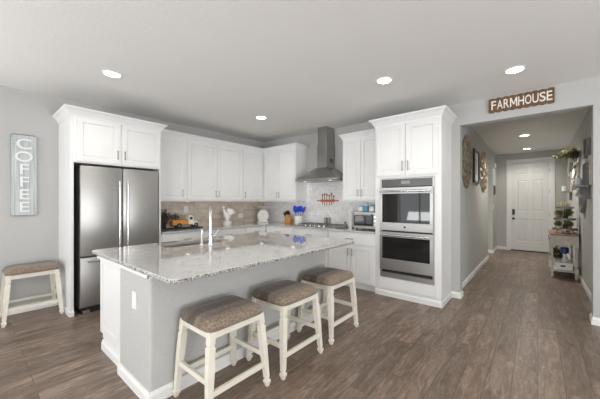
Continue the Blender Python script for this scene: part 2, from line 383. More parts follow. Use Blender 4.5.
# front door with casing
b = bm_()
box(b, DX0-.085, DX0, HYB-.018, HYB, 0, DZ+.085, .004); box(b, DX1, DX1+.085, HYB-.018, HYB, 0, DZ+.085, .004); box(b, DX0, DX1, HYB-.018, HYB, DZ, DZ+.085, .004)
box(b, DX0, DX0+.015, HYB, HYB+T, 0, DZ); box(b, DX1-.015, DX1, HYB, HYB+T, 0, DZ); box(b, DX0+.015, DX1-.015, HYB, HYB+T, DZ-.015, DZ)
struct('trim_1', b, 'trim')
def panel_slab(bm, x0, x1, z0, z1, yf, t, panels, rec=.012, ch=.018):
    """slab facing -Y with recessed panels (list of x0,x1,z0,z1); panels must form a grid"""
    xs = sorted({x0, x1} | {p[0] for p in panels} | {p[1] for p in panels}); zs = sorted({z0, z1} | {p[2] for p in panels} | {p[3] for p in panels})
    for i in range(len(xs)-1):
        for j in range(len(zs)-1):
            a0, a1, c0, c1 = xs[i], xs[i+1], zs[j], zs[j+1]
            if any(abs(p[0]-a0) < 1e-6 and abs(p[1]-a1) < 1e-6 and abs(p[2]-c0) < 1e-6 and abs(p[3]-c1) < 1e-6 for p in panels):
                rs = []
                for o, y in ((0, yf), (ch*.5, yf+rec), (ch*1.5, yf+rec), (ch*2.5, yf+rec*.35)):
                    rs.append([bm.verts.new((x, y, z)) for x, z in ((a0+o, c0+o), (a1-o, c0+o), (a1-o, c1-o), (a0+o, c1-o))])
                for q in range(3):
                    for k in range(4): bm.faces.new((rs[q][k], rs[q][(k+1) % 4], rs[q+1][(k+1) % 4], rs[q+1][k]))
                bm.faces.new(rs[-1])
            else:
                bm.faces.new([bm.verts.new((x, yf, z)) for x, z in ((a0, c0), (a1, c0), (a1, c1), (a0, c1))])
    for q in (((x0, yf, z0), (x0, yf+t, z0), (x0, yf+t, z1), (x0, yf, z1)), ((x1, yf, z0), (x1, yf, z1), (x1, yf+t, z1), (x1, yf+t, z0)),
              ((x0, yf, z1), (x0, yf+t, z1), (x1, yf+t, z1), (x1, yf, z1)), ((x0, yf, z0), (x1, yf, z0), (x1, yf+t, z0), (x0, yf+t, z0)),
              ((x0, yf+t, z0), (x1, yf+t, z0), (x1, yf+t, z1), (x0, yf+t, z1))):
        bm.faces.new([bm.verts.new(p) for p in q])
    bmesh.ops.remove_doubles(bm, verts=bm.verts, dist=1e-5)
b = bm_(); dx0, dx1 = DX0+.018, DX1-.018; wd_ = (dx1-dx0)
pc = [(dx0+wd_*.16, dx0+wd_*.44), (dx0+wd_*.56, dx0+wd_*.84)]
panel_slab(b, dx0, dx1, .03, DZ-.018, HYB+.03, .045, [(p[0], p[1], c0, c1) for p in pc for c0, c1 in ((.27, .89), (1.10, 1.96), (2.12, 2.31))])
door = struct('door_1', b, 'door')
b = bm_(); box(b, dx0+.025, dx0+.085, HYB+.005, HYB+.03, 1.0, 1.16, .008); link('door_keypad', b, 'black', door)
b = bm_(); cyl(b, (dx0+.055, HYB+.03, .9), (dx0+.055, HYB-.02, .9), .012); sphere(b, (dx0+.055, HYB-.035, .9), .028, n=10); cyl(b, (dx0+.055, HYB+.03, .9), (dx0+.055, HYB+.022, .9), .032); link('door_knob', b, 'black', door, True)
for z in (.3, 1.02, 1.65, 2.2):
    b = bm_(); box(b, dx1-.006, dx1+.008, HYB+.012, HYB+.03, z-.05, z+.05); link('hinge', b, 'nickel', door)
b = bm_(); box(b, DX0, DX1, HYB, HYB+T, 0, .025); struct('trim_2', b, 'black')

# ================================================================ CABINETS
def crown(path, prof):
    """mitred moulding; path points left->right of front; outward is to the RIGHT of travel"""
    b = bm_(); P = [Vector(p) for p in path]; rings = []
    for i, p in enumerate(P):
        d0 = (P[i]-P[i-1]).normalized() if i else (P[1]-P[0]).normalized()
        d1 = (P[i+1]-P[i]).normalized() if i < len(P)-1 else d0
        n0 = Vector((d0.y, -d0.x)); n1 = Vector((d1.y, -d1.x)); m = (n0+n1)/(1+n0.dot(n1))
        rings.append([Vector((p.x+m.x*o, p.y+m.y*o, z)) for o, z in prof])
    return loft(b, rings)
def crown_prof(z0, z1, w):
    h = z1-z0
    return [(-.012, z0), (.006, z0), (.010, z0+h*.18), (w*.35, z0+h*.38), (w*.62, z0+h*.66), (w*.92, z0+h*.78), (w, z0+h*.86), (w, z1), (-.012, z1)]
def pull(parent, x, y, z, L=.12, vertical=True, m='nickel', r=.0055, so=.03):
    b = bm_()
    if vertical:
        cyl(b, (x, y-so, z-L/2), (x, y-so, z+L/2), r, n=8)
        for s in (-1, 1): cyl(b, (x, y, z+s*L*.36), (x, y-so, z+s*L*.36), r*.8, n=8)
    else:
        cyl(b, (x-L/2, y-so, z), (x+L/2, y-so, z), r, n=8)
        for s in (-1, 1): cyl(b, (x+s*L*.36, y, z), (x+s*L*.36, y-so, z), r*.8, n=8)
    return link('handle', b, m, parent, True)
def cab_door(root, x0, x1, z0, z1, side, hz, L=.12):
    b = bm_(); fr = .058
    panel_slab(b, x0, x1, z0, z1, -.021, .02, [(x0+fr, x1-fr, z0+fr, z1-fr)], rec=.011, ch=.006)
    # flat shaker panel: flatten the raised middle
    d = link('door', b, 'cab', root)
    if side: pull(d, x0+.03 if side == 'l' else x1-.03, -.021, hz, L)
    return d
def cab_drawer(root, x0, x1, z0, z1, L=.13):
    b = bm_(); box(b, x0, x1, -.021, -.001, z0, z1, .003)
    d = link('drawer', b, 'cab', root); pull(d, (x0+x1)/2, -.021, (z0+z1)/2, L, False)
    return d
CP = crown_prof(2.415, 2.50, .055)
def upper(label, loc, rz, w, doors, depth=.335, path=None, z0=1.385, lip=True):
    t = thing('upper_cabinet', label, 'cabinet', loc, rz, 'upper wall cabinets')
    b = bm_(); box(b, .001, w-.001, 0, depth, z0, 2.42); link('body', b, 'cab', t)
    for d in doors: cab_door(t, d[0], d[1], z0+.012, 2.405, d[2], z0+.12)
    if path: link('crown_moulding', crown(path, CP), 'cab', t)
    b = bm_(); box(b, .002, w-.002, .002, .02, z0-.016, z0); link('light_rail', b, 'cab', t)
    return t
XU = XL+.34; YU = YH-.34
upper('narrow single-door white wall cabinet right beside the refrigerator cabinet', (XU, 1.87, 0), PI/2, .535, [(.03, .49, 'r')], path=[(0, 0), (.535, 0)])
upper('white two-door wall cabinet on left wall, above the white rooster', (XU, 2.405, 0), PI/2, 1.18, [(.02, .588, 'r'), (.594, 1.165, 'l')], path=[(0, 0), (1.18, 0)])
upper('single-door white wall cabinet on left wall, meeting the kitchen corner', (XU, 3.585, 0), PI/2, .575, [(.02, .51, 'l')], path=[(0, 0), (.575, 0)])
upper('white two-door wall cabinet between the kitchen corner and the range hood', (XU, YU, 0), 0, .93, [(.06, .475, 'r'), (.481, .915, 'l')], path=[(0, 0), (.93, 0), (.93, .334)])
upper('white two-door wall cabinet between range hood and oven tower, above the countertop oven', (-2.545, YU, 0), 0, .688, [(.015, .340, 'r'), (.346, .675, 'l')], path=[(0, .334), (0, 0), (.67, 0)])
# under cabinet puck lights
for i, (x, y, lb) in enumerate(((XL+.2, 2.52, 'small round puck light under the cabinet above the toy truck'), (XL+.2, 3.35, 'small round puck light under the cabinet above the rooster'), (XL+.24, 4.2, 'small round puck light under the corner cabinet above the scale'),
                   (-3.8, YH-.2, 'small round puck light under the cabinet above the knife block'), (-2.1, YH-.2, 'small round puck light under the cabinet above the countertop oven'))):
    b = bm_(); lathe(b, [(.03, 1.367), (.034, 1.373), (.034, 1.385)], (x, y, 0), 16)
    tag(link('puck_light', b, 'puck', None, True), lb, 'light', 'under cabinet lights')

# refrigerator cabinet
XF = -4.235; FY0, FY1 = .812, 1.866
t = thing('refrigerator_cabinet', 'tall white cabinet surround with two doors above the steel refrigerator', 'cabinet', (XF, FY0, 0), PI/2)
w = FY1-FY0
b = bm_(); box(b, 0, .034, 0, XF-XL-.001, 0, 2.415, .002); link('side_panel', b, 'cab', t)
b = bm_(); box(b, w-.03, w, 0, XF-XL-.001, 0, 2.415, .002); link('side_panel', b, 'cab', t)
b = bm_(); box(b, .035, w-.03, 0, XF-XL-.001, 1.835, 2.415); link('body', b, 'cab', t)
cab_door(t, .055, w/2-.013, 1.855, 2.385, 'r', 1.97); cab_door(t, w/2+.013, w-.02, 1.855, 2.385, 'l', 1.97)
link('crown_moulding', crown([(0, .632), (0, 0), (w, 0), (w, .26)], crown_prof(2.39, 2.49, .065)), 'cab', t)
link('baseboard', base('x', [(.035, 0), (0, 0), (0, .6)][::-1][::-1] and [(0.0, .63), (0, .0), (.036, 0)][::-1][::-1] and [(.036, 0), (0, 0), (0, .63)][::-1], h=.06) if False else crown([(0, .63), (0, 0), (.036, 0)], [(-.004, 0), (.012, 0), (.012, .05), (.004, .06), (-.004, .06)]), 'cab', t)

# refrigerator
RY0 = .898; RW = .905
t = thing('refrigerator', 'stainless steel French-door refrigerator with bottom freezer drawer', 'refrigerator', (XF+.04, RY0, 0), PI/2)
b = bm_(); box(b, 0.004, RW-.004, .05, .64, .06, 1.80, .004); link('body', b, mat('grey_fridge_side', (.12, .12, .12), .5), t)
for k, (a0, a1) in enumerate(((0, RW/2-.003), (RW/2+.003, RW))):
    b = bm_(); box(b, a0, a1, -.012, .045, .70, 1.80, .008); d = link('door', b, 'steel', t, True)
    x = a1-.045 if k == 0 else a0+.045
    b = bm_(); tube(b, [(x, -.062, .80), (x, -.066, 1.0), (x, -.066, 1.5), (x, -.062, 1.63)], .0115, 10)
    for z in (.86, 1.57): cyl(b, (x, -.012, z), (x, -.062, z), .009)
    link('handle', b, 'chrome', d, True)
b = bm_(); box(b, 0, RW, -.012, .045, .085, .685, .008); d = link('freezer_drawer', b, 'steel', t, True)
b = bm_(); cyl(b, (.06, -.064, .64), (RW-.06, -.064, .64), .0115)
for x in (.12, RW-.12): cyl(b, (x, -.012, .64), (x, -.062, .64), .009)
link('handle', b, 'chrome', d, True)
b = bm_(); box(b, .02, RW-.02, .03, .6, 0, .075); link('toe_grille', b, 'black', t)
for hx in (.03, RW-.10):
    b = bm_(); box(b, hx, hx+.07, -.005, .029, 0, .045, .008); link('foot', b, 'nickel', t)
for hx in (.03, RW-.09):
    b = bm_(); box(b, hx, hx+.06, -.005, .08, 1.80, 1.818, .004); link('hinge_cover', b, 'black', t)

# base cabinets
def basecab(label, loc, rz, w, doors=(), drawers=(), depth=.61):
    t = thing('base_cabinet', label, 'cabinet', loc, rz, 'base cabinets')
    b = bm_(); box(b, .001, w-.001, 0, depth, .10, .882); box(b, .001, w-.001, .05, depth, 0, .10); link('body', b, 'cab', t)
    for d in doors: cab_door(t, *d)
    for d in drawers: cab_drawer(t, *d)
    return t
XB = XL+.625; YBc = YH-.55
basecab('white base cabinet beside the refrigerator under the toy truck', (XB, 1.87, 0), PI/2, .78, [(.02, .385, .12, .68, 'r', .6), (.39, .765, .12, .68, 'l', .6)], [(.02, .765, .70, .865)], .62)
basecab('white base cabinet on left wall under the white rooster', (XB, 2.65, 0), PI/2, .78, [(.02, .385, .12, .68, 'r', .6), (.39, .765, .12, .68, 'l', .6)], [(.02, .765, .70, .865)], .62)
basecab('white corner base cabinet under the vintage scale', (XB, 3.43, 0), PI/2, .52, [(.02, .50, .12, .68, 'l', .6)], [(.02, .50, .70, .865)], .62)
basecab('white base cabinet left of the cooktop under the knife block', (XB, YBc, 0), 0, .775, [(.06, .75, .12, .68, 'r', .6)], [(.06, .75, .70, .865)], .545)
basecab('white drawer base cabinet under the gas cooktop', (-3.468, YBc, 0), 0, .766, [], [(.015, .75, .12, .47), (.015, .75, .485, .68), (.015, .75, .70, .865)], .545)
basecab('white two-door base cabinet with one wide drawer beside the oven tower', (-2.70, YBc, 0), 0, .843, [(.02, .435, .115, .675, 'r', .575), (.441, .83, .115, .675, 'l', .575)], [(.02, .83, .70, .862)], .545)
b = bm_(); xa = XB+.03; ya = YBc-.03
pts = [(XL+.001, 1.872), (xa, 1.872), (xa, ya), (-1.858, ya), (-1.858, YH-.001), (XL+.001, YH-.001)]
prism(b, pts, 'z', .884, .914); bmesh.ops.recalc_face_normals(b, faces=b.faces)
bmesh.ops.bevel(b, geom=[e for e in b.edges if abs(e.verts[0].co.z-e.verts[1].co.z) < 1e-6], offset=.006, segments=2, affect='EDGES')
tag(link('countertop', b, 'granite'), 'L-shaped speckled grey granite countertop along the two kitchen walls', 'countertop')
b = bm_(); box(b, XL+.0005, XL+.009, 1.875, YH-.0015, .9145, 1.383); tag(link('backsplash', b, 'tile_shaded'), 'marble subway tile backsplash painted in warm shade behind the rooster and toy truck', 'backsplash', 'backsplashes')
b = bm_(); box(b, XL+.0115, -3.60, YH-.01, YH-.0005, .9145, 1.383); box(b, -3.598, -2.562, YH-.01, YH-.0005, .9145, 1.75); box(b, -2.56, -1.858, YH-.01, YH-.0005, .9145, 1.383)
tag(link('backsplash', b, 'tile_daylit'), 'marble subway tile backsplash painted as daylit behind the gas cooktop', 'backsplash', 'backsplashes')

# oven tower
TX0, TX1, TY = -1.855, -.948, 3.95; TW = TX1-TX0
t = thing('oven_tower_cabinet', 'tall white cabinet housing the double oven with two doors on top', 'cabinet', (TX0, TY, 0), 0)
ox0, ox1 = .084, .824
b = bm_()
loft(b, [[Vector((x, y, z)) for x, y in ((0, 0), (ox0, 0), (ox0, .53), (ox1, .53), (ox1, 0), (TW, 0), (TW, .549), (0, .549))] for z in (.272, 1.70)])
box(b, 0, TW, 0, .549, 1.7001, 2.47); box(b, 0, TW, 0, .549, 0, .2719)
link('body', b, 'cab', t)
cab_door(t, .035, TW/2-.008, 1.735, 2.44, 'r', 1.86, .14); cab_door(t, TW/2+.008, TW-.035, 1.735, 2.44, 'l', 1.86, .14)
b = bm_(); box(b, .05, TW-.05, -.012, -.001, .115, .258, .003); link('filler_panel', b, 'cab', t)
link('crown_moulding', crown([(0, .549), (0, 0), (TW, 0), (TW, .549)], crown_prof(2.455, 2.572, .072)), 'cab', t)
link('base_moulding', crown([(0, 0), (TW, 0), (TW, .535)], [(-.01, 0), (.012, 0), (.012, .06), (.004, .075), (-.01, .075)]), 'cab', t)
# double oven
t = thing('double_oven', 'built-in stainless double wall oven with dark glass doors', 'oven', (TX0+ox0, TY, 0), 0)
OW = ox1-ox0
b = bm_(); box(b, .01, OW-.01, .012, .5, .276, 1.694); link('body', b, 'black', t)
b = bm_()
box(b, .0, .022, -.012, .012, .276, 1.694); box(b, OW-.022, OW, -.012, .012, .276, 1.694); box(b, .022, OW-.022, -.012, .012, 1.682, 1.694)
link('trim_frame', b, 'steel', t)
b = bm_(); box(b, .024, OW-.024, -.02, .012, 1.578, 1.681, .003); cp_ = link('control_panel', b, mat('panel_glass', (.10, .10, .098), .15), t)
b = bm_(); box(b, OW*.42, OW*.58, -.0225, -.0205, 1.612, 1.655); link('display', b, 'display', cp_)
for k in range(10):
    for j in range(3):
        if k in (4, 5): continue
        if (k*3+j) % 3 == 2: continue
def oven_door(z0, z1, gz0, gz1, hz, emb):
    b = bm_(); x0, x1 = .006, OW-.006
    # frame around glass
    box(b, x0, x1, -.048, -.014, z0, gz0, .004); box(b, x0, x1, -.048, -.014, gz1, z1, .004); box(b, x0, .045, -.048, -.014, gz0, gz1); box(b, OW-.045, x1, -.048, -.014, gz0, gz1)
    d = link('oven_door', b, 'steel', t)
    b = bm_(); box(b, .045, OW-.045, -.046, -.016, gz0, gz1); link('window', b, 'glass', d)
    b = bm_(); tube(b, [(.03, -.098, hz), (.2, -.102, hz), (OW-.2, -.102, hz), (OW-.03, -.098, hz)], .014, 10)
    for x in (.05, OW-.05): cyl(b, (x, -.048, hz), (x, -.1, hz), .011)
    link('handle', b, 'chrome', d, True)
    if emb:
        b = bm_(); cyl(b, (OW/2, -.048, (z0+gz0)/2), (OW/2, -.051, (z0+gz0)/2), .016); link('emblem', b, 'black', d)
oven_door(.955, 1.565, 1.07, 1.475, 1.51, True)
oven_door(.395, .935, .552, .862, .895, False)
b = bm_(); box(b, .0, OW, -.016, .012, .276, .345, .003); link('vent_trim', b, 'steel', t)

# range hood
HXc = -3.03
t = thing('range_hood', 'stainless steel chimney range hood on wall above the gas cooktop', 'range hood', (HXc, YH, 0), 0)
b = bm_()
def rect(x0, x1, y0, y1, z): return [Vector(p) for p in ((x0, y0, z), (x1, y0, z), (x1, y1, z), (x0, y1, z))]
loft(b, [rect(-.455, .455, -.50, -.011, 1.745), rect(-.455, .455, -.50, -.011, 1.775), rect(-.13, .13, -.295, -.011, 1.985)])
link('canopy', b, 'hoodsteel', t)
b = bm_(); box(b, -.108, .108, -.275, -.002, 1.984, 2.42, .002); box(b, -.100, .100, -.267, -.004, 2.42, H-.002, .002); link('chimney', b, 'hoodsteel', t)
b = bm_()
for k in range(6): box(b, .1081, .1095, -.17, -.08, 2.08+k*.014, 2.088+k*.014)
link('vent_slots', b, 'dark', t)
b = bm_(); box(b, -.42, .42, -.46, -.05, 1.738, 1.7449); link('filter', b, 'nickel', t)
for x in (-.28, .28):
    b = bm_(); cyl(b, (x, -.42, 1.7379), (x, -.42, 1.733), .028); link('hood_light', b, 'puck', t, True)
b = bm_(); box(b, -.09, .09, -.504, -.5, 1.752, 1.768); link('control_strip', b, 'display', t)

# gas cooktop
t = thing('gas_cooktop', 'stainless gas cooktop with black cast iron grates under the hood', 'cooktop', (HXc, 4.2, .914), 0)
b = bm_(); box(b, -.45, .45, -.225, .235, .0005, .012, .003); link('tray', b, 'steel', t, True)
for x in (-.29, 0, .29):
    b = bm_()
    for s in (-.13, .13): box(b, x+s-.006, x+s+.006, -.15, .22, .03, .045)
    for y in (-.15, -.03, .10, .21): box(b, x-.13, x+.13, y-.006, y+.006, .032, .045)
    for sx in (-.12, .12):
        for sy in (-.14, .21): box(b, x+sx-.008, x+sx+.008, sy-.008, sy+.008, .012, .032)
    link('grate', b, 'grate', t)
for x, y in ((-.29, -.08), (-.29, .13), (0, .03), (.29, -.08), (.29, .13)):
    b = bm_(); cyl(b, (x, y, .012), (x, y, .024), .04, .032); link('burner', b, 'nickel', t, True)
for k in range(5):
    b = bm_(); cyl(b, (-.2+.1*k, -.195, .012), (-.2+.1*k, -.195, .036), .017, .014); link('knob', b, 'chrome', t, True)

# ================================================================ ISLAND
IX0, IX1, IY0, IY1 = -3.18, -1.60, .765, 2.885
b = bm_(); SXa, SXb, SYa, SYb = -3.07, -2.74, 1.30, 2.02
# slab ring with the sink opening
rs = []
def slab_ring(x0, x1, y0, y1, r, z, n=6):
    out = []
    for cx, cy, a in ((x1-r, y0+r, -PI/2), (x1-r, y1-r, 0), (x0+r, y1-r, PI/2), (x0+r, y0+r, PI)):
        for i in range(n+1):
            q = a+PI/2*i/n; out.append(Vector((cx+r*math.cos(q), cy+r*math.sin(q), z)))
    return out
o_ = slab_ring
rings = [o_(IX0, IX1, IY0, IY1, .05, .884), o_(IX0-.004, IX1+.004, IY0-.004, IY1+.004, .054, .889), o_(IX0-.004, IX1+.004, IY0-.004, IY1+.004, .054, .909), o_(IX0, IX1, IY0, IY1, .05, .914),
         o_(SXa, SXb, SYa, SYb, .03, .914), o_(SXa, SXb, SYa, SYb, .03, .884)]
loft(b, rings, cap=False, closed=True)
ic = tag(link('island_countertop', b, 'granite'), 'large glossy grey granite slab topping the kitchen island', 'countertop')
b = bm_(); er = [o_(IX0-.0045, IX1+.0045, IY0-.0045, IY1+.0045, .0545, .8885), o_(IX0-.0075, IX1+.0075, IY0-.0075, IY1+.0075, .0575, .893), o_(IX0-.0065, IX1+.0065, IY0-.0065, IY1+.0065, .0565, .901), o_(IX0-.0045, IX1+.0045, IY0-.0045, IY1+.0045, .0545, .9085), o_(IX0, IX1, IY0, IY1, .05, .905), o_(IX0, IX1, IY0, IY1, .05, .892)]
loft(b, er, cap=False, closed=True); link('chiselled_edge', b, 'granite_edge', ic)['label'] = 'dark-flecked rough slab edge'
t = thing('kitchen_island', 'grey kitchen island with white cabinet end and baseboard under the granite slab', 'kitchen island', (0, 0, 0))
JX = -2.535; WX = -1.985
b = bm_(); r = .02
out = [(JX, .80), (WX-r, .80)]+[(WX-r+r*math.sin(a), .80+r-r*math.cos(a)) for a in (PI/6, PI/3)]+[(WX, .80+r), (WX, 2.84), (JX, 2.84)]
prism(b, out, 'z', 0, .883); link('drywall_knee_wall', b, 'drywall', t)
b = bm_()
y0, y1 = .835, 2.82
box(b, JX-.02, JX, y0, y1, 0, .883)            # spine
box(b, -3.08, JX-.02, y0, y0+.02, .0, .883); box(b, -3.08, JX-.02, y1-.02, y1, 0, .883)
box(b, -3.10, -3.08, y0, y1, .1, .883); box(b, -3.03, -3.01, y0+.02, y1-.02, 0, .1)
box(b, -3.08, JX-.02, y0+.02, y1-.02, .10, .12)
link('cabinet_body', b, 'cab', t)
b = bm_(); panel_slab(b, -3.10, JX-.0, .165, .862, .815, .019, [(-3.04, JX-.06, .225, .80)], rec=.008, ch=.004); link('end_panel', b, 'cab', t)
b = bm_(); box(b, JX-.012, JX-.001, .80, .815, .1, .883); box(b, -3.1, -1.97, .79, .8, .845, .883, .002); box(b, WX-.012, WX+.012, .79, .815, .845, .883); link('corner_trim', b, 'trim', t)
link('baseboard', crown([(-3.09, .835), (JX, .835), (JX, .80), (WX, .80), (WX, 2.84)], [(-.001, 0), (.016, 0), (.016, .06), (.008, .078), (.006, .088), (-.001, .088)]), 'trim', t)
for k in range(4):
    ya_, yb_ = .85+.49*k, .85+.49*k+.48
    b = bm_(); box(b, -3.12, -3.101, ya_, yb_, .12, .865, .003); d = link('door', b, 'cab', t)
b = bm_(); box(b, -2.275, -2.2, .793, .7995, .585, .71, .003); d = tag(link('outlet_plate', b, 'plate'), 'white outlet plate on the end of the kitchen island', 'outlet', 'outlet plates')
for z in (.62, .675):
    b = bm_(); box(b, -2.252, -2.223, .7925, .793, z-.014, z+.014); link('socket', b, 'trim', d)
# sink
b = bm_()
rings = [o_(SXa-.012, SXb+.012, SYa-.012, SYb+.012, .03, .8835), o_(SXa-.002, SXb+.002, SYa-.002, SYb+.002, .03, .8835), o_(SXa+.0, SXb-.0, SYa, SYb, .03, .70), o_(SXa+.03, SXb-.03, SYa+.03, SYb-.03, .03, .685)]
loft(b, rings, cap=False)
b.faces.new([v for v in b.verts if abs(v.co.z-.685) < 1e-5]) if False else None
vs = [b.verts.new(p) for p in o_(SXa+.03, SXb-.03, SYa+.03, SYb-.03, .03, .685)]; b.faces.new(vs)
bmesh.ops.remove_doubles(b, verts=b.verts, dist=1e-5)
s = tag(link('sink', b, 'steel', None, True), 'stainless undermount sink set in the island countertop', 'sink')
b = bm_(); cyl(b, ((SXa+SXb)/2, 1.66, .686), ((SXa+SXb)/2, 1.66, .689), .045, n=20); link('drain', b, 'nickel', s, True)
# faucet: spout points away from the camera side
FX, FY = -2.66, 1.69
t = thing('faucet', 'tall brushed gooseneck faucet beside the island sink', 'faucet', (FX, FY, .914), math.radians(-32))
b = bm_(); lathe(b, [(.03, .0005), (.03, .012), (.022, .02), (.02, .12), (.016, .13)]); link('base', b, 'chrome', t, True)
b = bm_(); pts = [(0, 0, .125), (0, 0, .27)]
for k in range(1, 10):
    a = PI*k/10; pts.append((-.085+.085*math.cos(a), 0, .29+.095*math.sin(a)))
pts += [(-.17, 0, .29), (-.17, 0, .20)]
tube(b, pts, .017, 12); link('spout', b, 'brushed', t, True)
b = bm_(); cyl(b, (-.17, 0, .20), (-.17, 0, .135), .017, .02); link('spray_head', b, 'nickel', t, True)
b = bm_(); cyl(b, (0, .018, .085), (0, .05, .09), .011); cyl(b, (0, .045, .09), (0, .075, .15), .006, .005); link('lever', b, 'chrome', t, True)
b = bm_(); lathe(b, [(.02, .0005), (.02, .01), (.012, .02), (.011, .11), (.008, .115)]); tube(b, [(0, 0, .11), (0, 0, .15), (-.02, 0, .165), (-.06, 0, .155)], .006, 8)
s = link('soap_dispenser', b, 'brushed', None, True); s.location = (-2.68, 1.60, .914); tag(s, 'small soap dispenser pump left of the tall faucet', 'soap dispenser')

# ================================================================ STOOLS
def cushion(wx, wy, z0, z1):
    b = bm_(); n = 14; rows = []
    def P(i, j):
        a, c = -1+2*i/n, -1+2*j/n
        return a, c
    top = []
    for i in range(n+1):
        row = []
        for j in range(n+1):
            a, c = P(i, j)
            k = (1-abs(a)**6)*(1-abs(c)**6); k = max(k, 0)**.33
            x = a*wx/2; y = c*wy/2
            # round the corners in plan
            q = (abs(a)**8+abs(c)**8)**(1/8)
            if q > 1: x /= q; y /= q
            z = z0+.022+(z1-z0-.022)*k*(1-.07*(a*a+c*c*.6))
            row.append(b.verts.new((x, y, z)))
        top.append(row)
    for i in range(n):
        for j in range(n): b.faces.new((top[i][j], top[i+1][j], top[i+1][j+1], top[i][j+1]))
    per = [top[i][0] for i in range(n+1)]+[top[n][j] for j in range(1, n+1)]+[top[i][n] for i in range(n-1, -1, -1)]+[top[0][j] for j in range(n-1, 0, -1)]
    lo = [b.verts.new((v.co.x*.985, v.co.y*.985, z0)) for v in per]
    m = len(per)
    for k in range(m): b.faces.new((per[k], lo[k], lo[(k+1) % m], per[(k+1) % m]))
    b.faces.new(lo[::-1])
    return b
def make_stool(label, loc):
    t = thing('counter_stool', label, 'stool', loc, 0, 'counter stools')
    link('seat', cushion(.40, .475, .545, .617), 'fabric', t, True)
    tx, ty, bx_, by_ = .168, .205, .203, .246          # leg centre at top / at floor
    def at(sx, sy, z):
        k = (.525-z)/.525; return Vector((sx*(tx+(bx_-tx)*k), sy*(ty+(by_-ty)*k), z))
    b = bm_()
    for sx in (-1, 1): box(b, sx*tx-.011, sx*tx+.011, -ty+.015, ty-.015, .497, .544, .002)
    for sy in (-1, 1): box(b, -tx+.015, tx-.015, sy*ty-.011, sy*ty+.011, .497, .544, .002)
    link('apron', b, 'leg', t)
    for sx in (-1, 1):
        for sy in (-1, 1):
            b = bm_(); rings = []
            for z, r in ((.544, .021), (.465, .021), (.460, .017), (.452, .017), (.447, .0225), (.30, .022), (.062, .0165), (.058, .0125), (.050, .0125), (.046, .020), (.030, .021), (.012, .014), (.0, .012)):
                c = at(sx, sy, z); rings.append([c+Vector((r*a, r*d, 0)) for a, d in ((-1, -1), (1, -1), (1, 1), (-1, 1))])
            loft(b, rings); link('leg', b, 'leg', t)
    def bar(p, q, hh=.0175, ww=.010):
        b = bm_(); d = (q-p).normalized(); s = Vector((-d.y, d.x, 0)).normalized()
        loft(b, [[c+s*a*ww+Vector((0, 0, e*hh)) for a, e in ((-1, -1), (1, -1), (1, 1), (-1, 1))] for c in (p+d*.016, q-d*.016)])
        link('stretcher', b, 'leg', t)
    bar(at(1, -1, .165), at(1, 1, .165)); bar(at(-1, -1, .165), at(-1, 1, .165))
    bar(at(-1, -1, .235), at(1, -1, .235)); bar(at(-1, 1, .235), at(1, 1, .235))
    return t
st = make_stool('cream counter stool with brown striped cushion, nearest of the three at the island', (-1.74, 1.205, 0))
dup(st, (-1.70, 1.825, 0), 0, 'cream counter stool with brown striped cushion, middle of the three at the island')
dup(st, (-1.715, 2.51, 0), 0, 'cream counter stool with brown striped cushion, farthest of the three at the island')
dup(st, (-4.645, .525, 0), 0, 'cream stool with brown cushion standing alone against the left wall')

# ================================================================ SIGNS
t = thing('farmhouse_sign', 'brown scalloped wooden sign reading FARMHOUSE above the hallway opening', 'sign', (-.175, YH, 2.625), 0)
b = bm_(); W2, H2 = .325, .083; pts = []
n = 54
for k in range(n+1):
    x = -W2+2*W2*k/n; pts.append((x, -H2-.012*abs(math.sin(9*PI*k/n)) if 0 < k < n else -H2-.004))
for k in range(n, -1, -1):
    x = -W2+2*W2*k/n; pts.append((x, H2+.012*abs(math.sin(9*PI*k/n)) if 0 < k < n else H2+.004))
prism(b, pts, 'y', -.022, -.001); link('board', b, 'signwood', t)
b = bm_()
for s in (-1, 1): box(b, s*(W2-.006)-.006, s*(W2-.006)+.006, -.03, -.022, -H2-.004, H2+.004)
link('end_strip', b, 'signwood', t)
cur = -.295; LW = {'F': .052, 'A': .062, 'R': .057, 'M': .074, 'H': .058, 'O': .062, 'U': .058, 'S': .056, 'E': .052}
for k, ch in enumerate('FARMHOUSE'):
    b = glyph(ch, .16, .003); xs_ = [v.co.x for v in b.verts]; zs_ = [v.co.y for v in b.verts]; lw = LW[ch]
    for v in b.verts: v.co = Vector((cur+lw*(v.co.x-min(xs_))/(max(xs_)-min(xs_)), -.0255-v.co.z, -.056+.112*(v.co.y-min(zs_))/(max(zs_)-min(zs_))))
    if ch == 'M':
        b.free(); b = bm_(); hh = .056; tt = .013
        prism(b, [(cur+x*lw, z) for x, z in ((0, -hh), (.18, -hh), (.18, .022), (.42, -.03), (.58, -.03), (.82, .022), (.82, -hh), (1, -hh), (1, hh), (.80, hh), (.5, -.006), (.20, hh), (0, hh))], 'y', -.0285, -.0225)
    cur += lw+.0088
    link('letter', b, 'letter', t)
t = thing('coffee_sign', 'tall narrow whitewashed metal sign reading COFFEE on the left wall', 'sign', (XL, .478, 1.69), PI/2)
def rrect(w, h, r, n=5):
    out = []
    for cx, cy, a in ((w-r, h-r, 0), (-w+r, h-r, PI/2), (-w+r, -h+r, PI), (w-r, -h+r, 1.5*PI)):
        for i in range(n+1): q = a+PI/2*i/n; out.append((cx+r*math.cos(q), cy+r*math.sin(q)))
    return out
b = bm_(); prism(b, rrect(.118, .495, .03), 'y', -.018, -.001); link('board', b, 'coffeeboard', t)
b = bm_(); pp = [(x, -.019, z) for x, z in rrect(.118, .495, .03)]; tube(b, pp, .0045, 6, True); link('rim', b, 'nickel', t)
b = bm_()
for k in range(9): cyl(b, (-.088+.022*k, -.018, -.47), (-.088+.022*k, -.018, .47), .004, n=6)
link('corrugation', b, 'coffeeboard', t)
